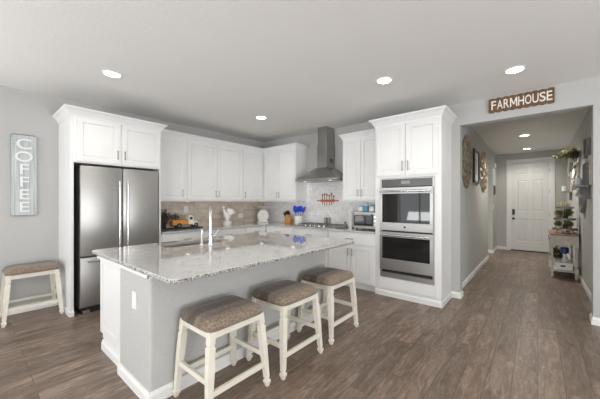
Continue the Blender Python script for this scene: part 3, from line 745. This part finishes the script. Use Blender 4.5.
for k, ch in enumerate('COFFEE'):
    b = glyph(ch, .19, .004)
    for v in b.verts: v.co = Vector((v.co.x*1.12+.002, -.0275-v.co.z, v.co.y*.93+.325-.155*k))
    lt = link('letter', b, mat('letter_white', (.80, .80, .77), .6, noise=(20, .1)) if k == 0 else lt.data.materials[0], t)
b = bm_()
for sx in (-1, 1):
    for k in range(22): sphere(b, (sx*.106, -.0205, -.46+.0438*k), .004, n=6)
link('rivets', b, 'nickel', t)

# ================================================================ CEILING LIGHTS
def can(name_label, x, y, z, e):
    t = thing('recessed_light', name_label, 'ceiling light', (x, y, z), 0, 'recessed ceiling lights')
    b = bm_(); rings = [[Vector((r*math.cos(2*PI*i/28), r*math.sin(2*PI*i/28), zz)) for i in range(28)] for r, zz in ((.094, -.0005), (.094, -.006), (.078, -.009), (.072, -.0005))]
    loft(b, rings, cap=False, closed=True); link('trim_ring', b, 'plate', t, True)
    b = bm_(); cyl(b, (0, 0, -.0008), (0, 0, -.005), .072, n=28); link('diffuser', b, 'lamp', t)
    l = bpy.data.lights.new('recessed_lamp', 'SPOT'); l.energy = e; l.spot_size = math.radians(150); l.spot_blend = .8; l.shadow_soft_size = .06; l.color = (1, .94, .86)
    o = bpy.data.objects.new('recessed_lamp', l); C.objects.link(o); o.parent = t; o.location = (0, 0, -.03)
E_ = 22
can('round recessed ceiling light nearest the refrigerator', -3.51, 1.03, H, E_)
can('round recessed ceiling light in front of the kitchen corner cabinets', -3.46, 3.13, H, E_)
can('round recessed ceiling light in front of the oven tower', -1.335, 3.07, H, E_)
can('round recessed ceiling light in front of the farmhouse sign', -.185, 3.70, H, E_)
can('round recessed ceiling light above the island stools', -1.4, .95, H, E_)
can('nearer round recessed light in the hallway ceiling', -.21, 7.36, H-.02, 105)
can('farther round recessed light in the hallway ceiling', -.22, 9.25, H-.02, 45)

# ================================================================ COUNTER ITEMS
CZ = .9145
# toy truck (faces +Y, long axis along Y)
t = thing('serving_board', 'dark flat board under the toy truck on the counter', 'board', (XL+.3, 2.36, CZ))
b = bm_(); box(b, -.12, .12, -.38, .32, 0, .016, .004); link('slab', b, 'iron', t)
t = thing('toy_truck', 'decorative wooden truck with orange bed and white cab', 'truck ornament', (XL+.3, 2.40, CZ+.0165), PI/2); t.scale = (.9, .9, .9)
def wheel(x, y, r=.045):
    b = bm_(); cyl(b, (x, y-.012, r), (x, y+.012, r), r, n=18); w_ = link('wheel', b, 'black', t, True)
    b = bm_(); cyl(b, (x, y-.014, r), (x, y+.014, r), r*.4, n=12); link('hub', b, 'nickel', w_, True)
for x in (-.13, .20):
    for y in (-.065, .065): wheel(x, y)
b = bm_(); box(b, -.25, .25, -.045, .045, .04, .056); link('chassis', b, 'black', t)
b = bm_(); box(b, -.25, .05, -.07, .07, .056, .066); box(b, -.25, .05, -.07, -.062, .066, .145, .002); box(b, -.25, .05, .062, .07, .066, .145, .002); box(b, -.25, -.242, -.062, .062, .066, .145); box(b, .042, .05, -.062, .062, .066, .145); link('cargo_bed', b, 'orange', t)
b = bm_(); prism(b, [(.055, .056), (.155, .056), (.15, .15), (.14, .225), (.055, .225)], 'y', -.062, .062); link('cab', b, 'white', t)
b = bm_(); box(b, .075, .13, -.0635, .0635, .145, .195); link('cab_window', b, 'black', t)
b = bm_(); box(b, .155, .255, -.045, .045, .056, .115, .012); link('hood', b, 'white', t)
b = bm_()
for y in (-.065, .065):
    tube(b, [(.20+.05*math.cos(a), y, .04+.048*math.sin(a)) for a in [PI*k/8 for k in range(9)]], .01, 8)
link('fender', b, 'white', t, True)
b = bm_()
for y in (-.04, .04): cyl(b, (.25, y, .09), (.262, y, .09), .014)
link('headlight', b, 'chrome', t, True)
# dark greenery heap behind the truck
def leaves(b, c, rad, n, size, flat=1.0, up=0):
    for _ in range(n):
        d = Vector((random.gauss(0, 1), random.gauss(0, 1), random.gauss(0, 1))).normalized()*random.uniform(.35, 1)
        p = Vector(c)+Vector((d.x*rad[0], d.y*rad[1], d.z*rad[2]))
        u = Vector((random.gauss(0, 1), random.gauss(0, 1), random.gauss(0, 1)+up)).normalized()*size*random.uniform(.6, 1.3)
        w = u.cross(Vector((random.gauss(0, 1), random.gauss(0, 1), random.gauss(0, 1)))).normalized()*size*.28; nn = u.cross(w).normalized()*size*.12
        vs = [b.verts.new(q) for q in (p-u, p+w, p+u, p-w, p+nn)]
        for k in range(4): b.faces.new((vs[k], vs[(k+1) % 4], vs[4]))
def stems(b, c0, c1s, r=.003):
    for c in c1s: tube(b, [c0, (Vector(c0)+Vector(c))/2+Vector((0, 0, .02)), c], r, 5)
t = thing('dark_wreath', 'dark dried twig arrangement beside the refrigerator on the counter', 'dried arrangement', (XL+.22, 2.06, CZ), 0)
b = bm_(); lathe(b, [(.05, .0), (.07, .03), (.065, .09), (.07, .10)]); link('pot', b, 'iron', t, True)
b = bm_(); leaves(b, (0, .02, .2), (.11, .13, .13), 240, .03); leaves(b, (.03, .2, .2), (.06, .13, .06), 90, .028); o = link('foliage', b, 'darkleaf', t)
b = bm_(); stems(b, (0, 0, .09), [(random.uniform(-.08, .08), random.uniform(-.1, .1), random.uniform(.2, .3)) for _ in range(14)]+[(.03, .25, .2), (.04, .2, .24), (.02, .28, .17)]); link('twigs', b, 'iron', t)

# rooster
def skin(name, verts, edges, radii, m, parent=None, sub=2):
    me = bpy.data.meshes.new(name); me.from_pydata(verts, edges, []); me.update()
    o = bpy.data.objects.new(name, me); C.objects.link(o)
    md = o.modifiers.new('skin', 'SKIN')
    if not me.skin_vertices: 
        bm = bmesh.new(); bm.from_mesh(me); bm.verts.layers.skin.verify(); bm.to_mesh(me); bm.free()
    for i, r in enumerate(radii): me.skin_vertices[0].data[i].radius = (r, r) if not isinstance(r, tuple) else r
    me.skin_vertices[0].data[0].use_root = True
    s = o.modifiers.new('sub', 'SUBSURF'); s.levels = sub; s.render_levels = sub
    dg = bpy.context.evaluated_depsgraph_get(); dg.update()
    m2 = bpy.data.meshes.new_from_object(o.evaluated_get(dg)); bpy.data.objects.remove(o)
    for p in m2.polygons: p.use_smooth = True
    m2.materials.clear(); m2.materials.append(M[m]); m2.name = name
    o = bpy.data.objects.new(name, m2); C.objects.link(o)
    if parent: o.parent = parent
    return o
t = thing('rooster_figurine', 'white ceramic rooster figurine with raised tail on the counter', 'figurine', (XL+.32, 3.25, CZ), PI/2)
b = bm_(); lathe(b, [(.075, 0), (.08, .01), (.078, .05), (.06, .075), (.045, .085)]); link('pedestal', b, 'white', t, True)
skin('body', [(0, 0, .17), (-.045, 0, .21), (-.075, 0, .27), (-.085, 0, .315), (.055, 0, .20), (0, 0, .12), (0, 0, .075)],
     [(0, 1), (1, 2), (2, 3), (0, 4), (0, 5), (5, 6)], [.06, .045, .026, .024, .04, .045, .035], 'white', t)
b = bm_()
for k in range(6):
    a = math.radians(12+k*13); L = .155-.008*abs(k-2)
    pts = [(.03, (k-2.5)*.007, .19)]+[(.03+L*s*math.cos(a-.5*s+.6), (k-2.5)*.012, .19+L*s*math.sin(a-.5*s+.6)) for s in (.35, .7, 1)]
    tube(b, pts, [.018, .021, .020, .008], 8)
link('tail', b, 'white', t, True)
b = bm_(); prism(b, [(-.115, .33), (-.10, .365), (-.092, .345), (-.082, .375), (-.073, .345), (-.06, .36), (-.063, .325)], 'y', -.006, .006); link('comb', b, 'white', t)
b = bm_(); cyl(b, (-.10, 0, .315), (-.13, 0, .308), .01, .002); link('beak', b, 'blockwood', t, True)

# vintage scale
t = thing('vintage_scale', 'cream vintage kitchen scale with round dial in the counter corner', 'scale', (XL+.30, YH-.31, CZ), math.radians(45))
b = bm_(); box(b, -.115, .115, -.08, .08, 0, .03, .008)
prism(b, [(-.085, .03), (.085, .03), (.09, .06), (.115, .10), (.115, .19), (.08, .24), (.06, .265), (-.06, .265), (-.08, .24), (-.115, .19), (-.115, .10), (-.09, .06)], 'y', -.06, .06); link('body', b, 'white', t)
b = bm_(); cyl(b, (0, -.061, .15), (0, -.068, .15), .085, n=32); dl = link('dial', b, 'plate', t, True)
b = bm_()
for k in range(24):
    a = 2*PI*k/24; cyl(b, (.062*math.sin(a), -.0685, .15+.062*math.cos(a)), (.074*math.sin(a), -.0685, .15+.074*math.cos(a)), .0018, n=4)
cyl(b, (0, -.0695, .12), (0, -.0695, .205), .0025, n=4); link('dial_marks', b, 'black', dl)
b = bm_(); cyl(b, (-.05, 0, .26), (-.05, 0, .33), .01); cyl(b, (.05, 0, .26), (.05, 0, .33), .01); box(b, -.06, .06, -.01, .01, .27, .285); link('post', b, 'nickel', t, True)
b = bm_(); lathe(b, [(.02, .33), (.11, .333), (.145, .352), (.148, .356), (.11, .342), (.0, .34)], n=28); link('pan', b, 'white', t, True)

# knife block
t = thing('knife_block', 'honey oak knife block holding black-handled knives', 'knife block', (-3.93, YH-.19, CZ), math.radians(-10)); t.scale = (.88, .88, .95)
b = bm_(); prism(b, [(-.10, 0), (.07, 0), (.10, .10), (-.035, .20), (-.085, .12)], 'y', -.05, .05); link('block', b, 'blockwood', t)
d = Vector((-.60, 0, .80)).normalized(); q = Vector((.80, 0, .60))
for i in range(3):
    for j in range(3):
        p = Vector((-.06, 0, .165))+q*(.0-.03+.045*i)+Vector((0, -.032+.032*j, 0))
        p = Vector((-.078+.052*i*.9, -.032+.032*j, .135+.032*i)); L = .125-.012*i
        b = bm_(); tube(b, [p, p+d*L*.5, p+d*L], [.010, .013, .011], 8); link('knife_handle', b, 'black', t, True)

# utensil crock
t = thing('utensil_crock', 'white ceramic crock beside the knife block holding blue utensils', 'crock', (-3.645, YH-.21, CZ), 0)
b = bm_(); lathe(b, [(.078, 0), (.082, .01), (.082, .17), (.078, .17), (.076, .02), (0, .018)], n=26); link('vessel', b, 'white', t, True)
us = [(-.03, .0, -.26, .10, 'spoon'), (-.01, .035, -.10, .05, 'spatula'), (.03, -.005, .16, -.05, 'spoon'), (.0, -.035, .0, -.15, 'spatula'), (.03, .02, .30, .12, 'spatula'), (-.03, -.02, -.14, -.1, 'spoon')]
for i, (x, y, ax, ay, kd) in enumerate(us):
    s0 = Vector((-3.645+x, YH-.21+y, CZ+.02)); dd = Vector((ax, ay*.4, 1)).normalized(); L = .24+.012*(i % 3)
    b = bm_(); tube(b, [s0, s0+dd*L*.8, s0+dd*L], .0055, 6)
    e = s0+dd*(L+.035)
    if kd == 'spoon': sphere(b, e, .048, 1, .35, 1.25, 10)
    else: box(b, -.042, .042, -.005, .005, -.052, .052, .004, Matrix.Translation(e) @ dd.to_track_quat('Z', 'Y').to_matrix().to_4x4())
    tag(link('cooking_'+kd, b, 'blue', None, True), 'blue silicone cooking utensils standing in the white crock', kd, 'blue utensils in the crock')

# salt and pepper mills on the wall side of cooktop
for i, (x, lb) in enumerate(((-3.115, 'silver shaker on the cooktop back edge, left of the pair'), (-3.035, 'silver shaker on the cooktop back edge, right of the pair'))):
    b = bm_(); lathe(b, [(.026, 0), (.028, .01), (.024, .08), (.028, .11), (.03, .13), (.026, .155), (.0, .16)], (0, 0, 0), 16)
    s = link('shaker', b, 'nickel', None, True); s.location = (x, YH-.035, CZ); tag(s, lb, 'shaker', 'shakers')
# paper towel holder
t = thing('paper_towel_roll', 'tall slim white paper towel roll left of the countertop oven', 'paper towels', (-2.50, YH-.14, CZ), 0)
b = bm_(); lathe(b, [(.06, 0), (.06, .01), (.008, .014), (.008, .33), (.014, .335), (.012, .35), (0, .352)]); link('stand', b, 'chrome', t, True)
b = bm_(); cyl(b, (0, 0, .016), (0, 0, .30), .042, n=24); link('roll', b, 'paper', t, True)
# little bits between: pepper jar
b = bm_(); lathe(b, [(.022, 0), (.022, .07), (.016, .08), (.018, .085), (.018, .10), (0, .102)], n=14); s = link('spice_jar', b, 'galv', None, True); s.location = (-2.60, 4.33, CZ); tag(s, 'small grey spice jar beside the paper towel roll', 'jar')

# red wall plaque above cooktop: cutlery over a lettered band
t = thing('wall_plaque', 'small red cut-out kitchen plaque on the tile under the hood', 'wall decoration', (-3.08, YH-.0105, 1.385), 0)
b = bm_(); box(b, -.17, .17, -.008, 0, -.022, .022, .004); prism(b, [(-.17, -.006), (-.235, -.016), (-.25, 0), (-.235, .016), (-.17, .006)], 'y', -.007, 0); prism(b, [(.17, -.006), (.17, .006), (.235, .016), (.25, 0), (.235, -.016)], 'y', -.007, 0); link('band', b, 'red', t)
b = bm_()
for k, x in enumerate((-.12, -.07, -.02, .04, .09, .135)):
    top = (.11, .125, .12, .10, .13, .08)[k]; bot = (-.08, -.09, -.1, -.09, -.08, -.05)[k]
    box(b, x-.006, x+.006, -.006, 0, bot, top)
    if k % 2 == 0:
        for s in (-.015, 0, .015): box(b, x+s-.003, x+s+.003, -.006, 0, top-.01, top+.02)
        box(b, x-.018, x+.018, -.006, 0, top-.02, top-.01)
    else: cyl(b, (x, -.007, top), (x, 0, top), .018, n=14)
link('cutlery', b, mat('rust_brown', (.30, .13, .07), .6, noise=(30, .4)), t)

# countertop oven
t = thing('countertop_oven', 'stainless countertop toaster oven beside the oven tower', 'toaster oven', (-2.09, YH-.30, CZ), 0)
OWc = .215
b = bm_(); box(b, -OWc, OWc, -.10, .22, .02, .285, .008); link('body', b, 'steel', t)
b = bm_(); box(b, -OWc+.012, OWc-.085, -.113, -.10, .065, .255, .004); d = link('door', b, 'black', t)
b = bm_(); box(b, -OWc+.03, OWc-.10, -.1155, -.113, .085, .225); link('window', b, 'glass', d)
b = bm_(); cyl(b, (-OWc+.03, -.14, .243), (OWc-.1, -.14, .243), .008)
for x in (-OWc+.05, OWc-.12): cyl(b, (x, -.113, .243), (x, -.14, .243), .006)
link('handle', b, 'chrome', d, True)
for z in (.09, .15, .21):
    b = bm_(); cyl(b, (OWc-.045, -.10, z), (OWc-.045, -.122, z), .018); link('knob', b, 'chrome', t, True)
b = bm_()
for x in (-.17, .17):
    for y in (-.07, .19): cyl(b, (x, y, 0), (x, y, .02), .014)
link('foot', b, 'black', t)
for i, (x, r, h, m_, lb) in enumerate(((-2.25, .042, .105, 'white', 'small white patterned jar on the countertop oven, at its left end'), (-2.155, .048, .125, 'teal', 'blue patterned jar in the middle of the countertop oven'), (-2.05, .05, .11, 'white', 'white round jar with blue lid on the countertop oven'), (-1.95, .044, .125, 'teal', 'blue patterned jar on the countertop oven, next to the oven tower'))):
    t = thing('canister', lb, 'jar', (x, YH-.25, CZ+.286), 0, 'jars on the countertop oven')
    b = bm_(); lathe(b, [(r*.8, 0), (r, .01), (r, h*.7), (r*.8, h*.8)], n=18); link('jar_body', b, m_, t, True)
    b = bm_(); lathe(b, [(r*.85, h*.8), (r*.85, h*.92), (r*.3, h*.95), (.008, h*1.05), (0, h*1.06)], n=18); link('lid', b, 'teal' if m_ == 'white' else 'white', t, True)

# wall plates
def plate(label, p0, p1, nrm, m='plate'):
    b = bm_(); box(b, p0[0], p1[0], p0[1], p1[1], p0[2], p1[2], .0015); o = tag(link('outlet_plate', b, m), label, 'outlet', 'outlet plates')
    b = bm_(); cx = [(p0[i]+p1[i])/2 for i in range(3)]
    for s in (-1, 1):
        if nrm == 'x': box(b, p1[0], p1[0]+.001, cx[1]-.012, cx[1]+.012, cx[2]+s*.022-.012, cx[2]+s*.022+.012)
        elif nrm == '-x': box(b, p0[0]-.001, p0[0], cx[1]-.012, cx[1]+.012, cx[2]+s*.022-.012, cx[2]+s*.022+.012)
        else: box(b, cx[0]-.012, cx[0]+.012, p0[1]-.001, p0[1], cx[2]+s*.022-.012, cx[2]+s*.022+.012)
    link('socket', b, 'trim', o)
plate('white double outlet plate on left wall tile between rooster and scale', (XL+.0095, 3.75, 1.02), (XL+.015, 3.87, 1.12), 'x')
plate('white outlet plate on left wall tile above the toy truck cab', (XL+.0095, 2.54, 1.17), (XL+.015, 2.62, 1.29), 'x')
plate('white outlet plate low on the right hallway wall', (HX1-.006, 5.36, .50), (HX1-.0003, 5.43, .61), '-x')
plate('white switch plate on the left hallway wall near the front door', (HX0+.0003, 9.12, 1.17), (HX0+.008, 9.2, 1.30), 'x')
plate('white outlet plate low on the left wall beside the lone stool', (XL+.0003, .14, .40), (XL+.006, .21, .52), 'x')
b = bm_(); pts = [(XL+.012, .175, .47), (XL+.05, .17, .52), (XL+.05, .13, .62), (XL+.03, .05, .66), (XL+.02, -.1, .6), (XL+.02, -.3, .4), (XL+.02, -.4, .02)]
sm = []
for i in range(len(pts)-1):
    for k in range(5):
        s = k/5; p0 = Vector(pts[max(i-1, 0)]); p1 = Vector(pts[i]); p2 = Vector(pts[i+1]); p3 = Vector(pts[min(i+2, len(pts)-1)])
        sm.append(.5*((2*p1)+(-p0+p2)*s+(2*p0-5*p1+4*p2-p3)*s*s+(-p0+3*p1-3*p2+p3)*s**3))
box(b, XL+.0065, XL+.03, .155, .195, .425, .455, .004)
tube(b, sm, .006, 6); tag(link('power_cord', b, 'black', None, True), 'black power cord looping from the outlet beside the lone stool', 'cord')

# ================================================================ HALLWAY DECOR
def medallion(label, yc, zc, ry, rz):
    def lens(a): return (ry*math.cos(a)*(1-.30*abs(math.sin(a))**3), rz*math.sin(a))
    t = thing('wall_medallion', label, 'wall decoration', (HX0, yc, zc), 0, 'hallway medallions')
    b = bm_(); rnd = random.Random(int(yc*10))
    tube(b, [(.012,)+lens(a) for a in [2*PI*k/40 for k in range(40)]], .008, 6, True)
    for ring, (f, n, r) in enumerate(((.0, 1, .085), (.33, 5, .075), (.62, 9, .075), (.88, 13, .07))):
        for k in range(n):
            a = 2*PI*k/n+ring*.3; cy, cz = f*lens(a)[0], f*lens(a)[1]; x = .014+.03*rnd.random(); rr = r*(.85+.3*rnd.random())
            tube(b, [(x, cy+rr*math.cos(q), cz+rr*math.sin(q)) for q in [2*PI*j/12 for j in range(12)]], .008, 5, True)
    link('wire_lattice', b, 'bronze', t, True)
medallion('open wirework bronze wall medallion nearest the kitchen on hallway wall', 5.36, 2.02, .40, .42)
medallion('open wirework bronze wall medallion beyond the black framed picture', 7.22, 2.015, .42, .42)
t = thing('framed_picture', 'black framed picture hanging between the two wire medallions', 'picture', (HX0, 6.32, 2.03), 0)
b = bm_()
a, c = .30, .315
box(b, .001, .035, -a, a, c-.04, c); box(b, .001, .035, -a, a, -c, -c+.04); box(b, .001, .035, -a, -a+.07, -c+.04, c-.04); box(b, .001, .035, a-.07, a, -c+.04, c-.04); link('frame', b, 'black', t)
b = bm_(); box(b, .004, .012, -a+.07, a-.07, -c+.04, c-.04); link('mat_board', b, 'paper', t)
b = bm_(); box(b, .0125, .014, -.12, .12, -.15, .15); link('print', b, mat('print_grey', (.5, .47, .42), .5, noise=(8, .3)), t)
t = thing('small_picture', 'small dark wooden picture beside the front door corner', 'picture', (HX0, 9.3, 1.68), 0)
b = bm_(); box(b, .001, .03, -.10, .10, -.125, .125, .003); link('frame', b, 'signwood', t)
b = bm_(); box(b, .03, .032, -.06, .06, -.09, .09); link('print', b, 'darkleaf', t)
b = bm_(); prism(b, [(9.24, 2.28), (9.55, 2.34), (9.55, 2.44), (9.24, 2.40)], 'x', HX0+.0005, HX0+.035); tag(link('door_chime', b, 'plate'), 'small pale chime box high on hallway wall near the front door', 'door chime')

# console table
TXa, TXb, TYa, TYb = .165, .545, 6.83, 7.85
t = thing('console_table', 'distressed white console table with brown top in the hallway', 'table', ((TXa+TXb)/2, (TYa+TYb)/2, 0), 0)
hx, hy = (TXb-TXa)/2, (TYb-TYa)/2
b = bm_(); box(b, -hx, hx, -hy, hy, .762, .788, .004); link('tabletop', b, 'tabletop', t)
b = bm_(); box(b, -hx+.02, hx-.02, -hy+.03, hy-.03, .60, .762); link('apron', b, 'distress', t)
for k, yy in enumerate((-.24, .24)):
    b = bm_(); box(b, -hx+.008, -hx+.0195, yy-.20, yy+.20, .625, .74, .003); d = link('drawer', b, 'distress', t)
    b = bm_(); cyl(b, (-hx+.008, yy, .68), (-hx-.012, yy, .68), .014, .01); link('knob', b, 'iron', d, True)
b = bm_(); box(b, -hx+.01, hx-.01, -hy+.02, hy-.02, .12, .145, .003); link('lower_shelf', b, 'distress', t)
for sx in (-1, 1):
    for sy in (-1, 1):
        b = bm_(); x, y = sx*(hx-.03), sy*(hy-.035)
        box(b, x-.027, x+.027, y-.027, y+.027, .56, .762, .002); box(b, x-.027, x+.027, y-.027, y+.027, .10, .19, .002)
        lathe(b, [(.014, 0), (.026, .03), (.026, .06), (.016, .08), (.022, .10)], (x, y, 0), 12)
        lathe(b, [(.024, .19), (.016, .205), (.025, .23), (.024, .30), (.016, .40), (.021, .48), (.014, .52), (.024, .545), (.024, .56)], (x, y, 0), 12)
        link('leg', b, 'distress', t)
# tiered tray
TRX, TRY = .375, 7.12
t = thing('tiered_tray', 'three-tier galvanized tray stand with copper legs on console table', 'tiered tray', (TRX, TRY, .7885), 0)
for z, r in ((.055, .175), (.24, .155), (.45, .13)):
    b = bm_(); lathe(b, [(r*.93, z), (r, z+.002), (r, z+.035), (r*.985, z+.036), (r*.97, z+.006), (0, z+.005)], n=30); link('tray', b, 'galv', t, True)
b = bm_(); cyl(b, (0, 0, .055), (0, 0, .56), .008); tube(b, [(0, .028*math.cos(a), .585+.028*math.sin(a)) for a in [2*PI*k/16 for k in range(16)]], .004, 6, True); link('centre_rod', b, 'iron', t, True)
for k in range(3):
    a = 2*PI*k/3+.3; b = bm_(); tube(b, [(.10*math.cos(a), .10*math.sin(a), .056), (.15*math.cos(a), .15*math.sin(a), .004)], .008, 6); link('foot', b, 'copper', t)
def greenery(label, x, y, z, rad, n, m_='leaf', pot=None, potmat='white', nm='potted_greenery', size=.026, cat='plant', ph=.07):
    t = thing(nm, label, cat, (x, y, z), 0)
    b = bm_(); lathe(b, [(.028, 0), (.036, ph*.9), (.034, ph)], n=14); link('pot', b, potmat, t, True)
    b = bm_(); leaves(b, (0, 0, ph+rad[2]*.9), rad, n, size, up=.5); link('foliage', b, m_, t)
    return t
greenery('leafy green sprig at the left of the lowest tray', TRX-.085, TRY-.03, .7885+.061, (.06, .06, .045), 150, size=.032)
greenery('leafy green sprig at the right of the lowest tray', TRX+.06, TRY-.07, .7885+.061, (.055, .05, .045), 150, potmat='copper', size=.032)
greenery('leafy green sprig at the left of the middle tray', TRX-.075, TRY, .7885+.246, (.065, .055, .055), 150, potmat='copper', size=.03)
greenery('tall green sprig at the right of the middle tray', TRX+.06, TRY+.03, .7885+.246, (.055, .05, .075), 190)
greenery('cream and yellow flower cluster on the top tray', TRX-.02, TRY-.03, .7885+.456, (.10, .08, .045), 240, 'petal', ph=.03, size=.03)
b = bm_(); lathe(b, [(.03, 0), (.034, .02), (.03, .09), (.014, .11), (.014, .13), (0, .132)], n=14); s = link('bottle_ornament', b, 'iron', None, True); s.location = (TRX+.0, TRY-.085, .7885+.061); tag(s, 'dark bottle ornament at the front of the lowest tray', 'ornament')
b = bm_(); lathe(b, [(.03, 0), (.034, .06), (.02, .09), (.024, .12), (0, .125)], n=14); s = link('white_ornament', b, 'iron', None, True); s.location = (TRX+.01, TRY-.075, .7885+.246); tag(s, 'dark jar ornament at the front of the middle tray', 'ornament')
greenery('tall slim evergreen behind the tiered tray', TRX+.06, TRY+.34, .7885, (.085, .085, .25), 420, pot=True, potmat='iron', ph=.09)
# items under the table
t = thing('blue_vase', 'white vase with dark blue top on the console lower shelf', 'vase', (.375, 7.135, .1455), 0)
b = bm_(); lathe(b, [(.035, 0), (.05, .03), (.06, .09), (.035, .15), (.02, .21), (.03, .26)], n=20); link('vase_body', b, mat('pale_blue_glaze', (.66, .72, .80), .25, noise=(20, .3)), t, True)
b = bm_(); lathe(b, [(.03, .26), (.062, .29), (.062, .36), (.05, .38), (.0, .38)], n=20); link('blue_top', b, mat('cobalt_glaze', (.02, .05, .22), .3), t, True)
t = thing('storage_box', 'white wooden tote box on the console lower shelf', 'box', (.35, 7.0, .1455), 0)
t.location = (.345, 7.36, .1455)
b = bm_(); box(b, -.13, .13, -.15, .15, 0, .11, .004); link('box_body', b, 'plate', t)
b = bm_(); box(b, -.05, .05, -.1515, -.15, .045, .075, .0005); link('hand_hole', b, 'black', t)
b = bm_(); prism(b, [(-.108, 0), (.108, 0), (.122, .12), (-.122, .12)], 'y', -.075, .075); s = link('white_planter', b, 'plate'); b = bm_(); box(b, -.045, .02, -.0765, -.0752, .05, .08, .0005); link('hand_hole', b, 'black', s); s.location = (.30, 6.93, .1455); 
tag(s, 'low white planter box at the front of the console lower shelf', 'planter')
s.location = (.355, 6.99, .1455)
greenery('dark leafy plant behind the blue vase on the lower shelf', .30, 7.64, .1455, (.12, .12, .14), 260, 'darkleaf', potmat='white', size=.035)

# right wall decor
def sconce(label, y, cup, cw):
    t = thing('wall_sconce', label, 'sconce', (HX1, y, 0), 0, 'hallway candle sconces')
    for yy, zt, m_ in ((-.19, 2.24, 'greywood'), (.19, 2.28, 'greywood' if cup else 'distress')):
        b = bm_(); box(b, -.055, -.001, yy-.055, yy+.055, 2.0, zt, .003); link('plank', b, m_, t)
        b = bm_(); box(b, -.04, -.001, yy-.045, yy+.045, 1.60, 1.998, .002); link('board', b, 'distress', t)
    b = bm_(); box(b, -.045, -.001, -.05, .05, 1.40, 1.571, .002); link('hanging_board', b, 'greywood', t)
    n = 34; b = bm_(); pr = []
    for k in range(n+1): pr.append((-.052-.012*(k % 2), -cw+2*cw*k/n))
    pr += [(-.046, cw), (-.046, -cw)]
    loft(b, [[Vector((x, yy, zz)) for x, yy in pr] for zz in (1.60, 1.91)]); link('corrugated_panel', b, 'galv', t)
    b = bm_(); box(b, -.17, -.046, -cw, cw, 1.572, 1.598, .003); link('shelf', b, 'galv', t)
    b = bm_(); cyl(b, (-.125, cw*.3, 1.598), (-.125, cw*.3, 1.715), .038, n=18); link('candle', b, 'paper', t, True)
    return t
sconce('grey corrugated candle sconce on right hallway wall nearest the kitchen', 5.72, True, .23)
sconce('grey corrugated candle sconce on right hallway wall nearest the front door', 8.55, False, .17)
t = thing('wall_mirror', 'round galvanized framed mirror on the right hallway wall', 'mirror', (HX1, 6.42, 1.45), 0)
b = bm_(); rings = []
n = 40
for a in range(n):
    q = 2*PI*a/n; cy, sy = math.cos(q), math.sin(q)
    rings.append([Vector((x, r*cy, r*sy)) for x, r in ((-.001, .27), (-.045, .27), (-.05, .258), (-.04, .215), (-.001, .215))])
loft(b, rings, cap=False, closed=True); link('frame', b, 'galv', t, True)
b = bm_(); cyl(b, (-.001, 0, 0), (-.02, 0, 0), .215, n=40); link('glass', b, 'mirror', t)
t = thing('shutter_panel', 'white distressed shutter panel with wood bars above console table', 'wall decoration', (HX1, 7.42, 1.95), 0)
b = bm_()
for y in (-.36, -.12, .12, .36): box(b, -.03, -.001, y-.035, y+.035, -.42, .12, .002)
for z in (-.40, -.15, .09): box(b, -.042, -.03, -.42, .42, z-.022, z+.022, .001)
link('slats', b, 'distress', t)
b = bm_()
for k in (-.24, 0, .24):
    for s_ in (-1, 1): tube(b, [(-.05, k+s_*.08, -.36), (-.06, k+s_*.02, -.2), (-.05, k-s_*.06, -.05), (-.055, k+s_*.03, .08)], .010, 6)
link('scroll_bars', b, 'grate', t, True)
t = thing('flower_basket', 'wall basket of cream flowers and greenery on right hallway wall', 'flower arrangement', (HX1-.001, 7.1, 2.085), 0)
b = bm_(); lathe(b, [(.05, 0), (.07, .08), (.075, .10), (.07, .10), (.0, .02)], (-.085, 0, 0), 18); link('basket', b, 'distress', t, True)
b = bm_(); leaves(b, (-.12, 0, .15), (.10, .30, .09), 300, .04); leaves(b, (-.24, .05, .13), (.11, .2, .05), 120, .03); link('foliage', b, mat('olive_leaf', (.16, .17, .07), .6, noise=(14, .5)), t)
b = bm_(); leaves(b, (-.13, -.05, .19), (.12, .28, .08), 260, .042); leaves(b, (-.26, .1, .13), (.10, .15, .04), 60, .026); link('blossoms', b, 'petal', t)
b = bm_(); leaves(b, (-.08, -.22, .12), (.06, .10, .09), 150, .036); link('dark_foliage', b, 'darkleaf', t)
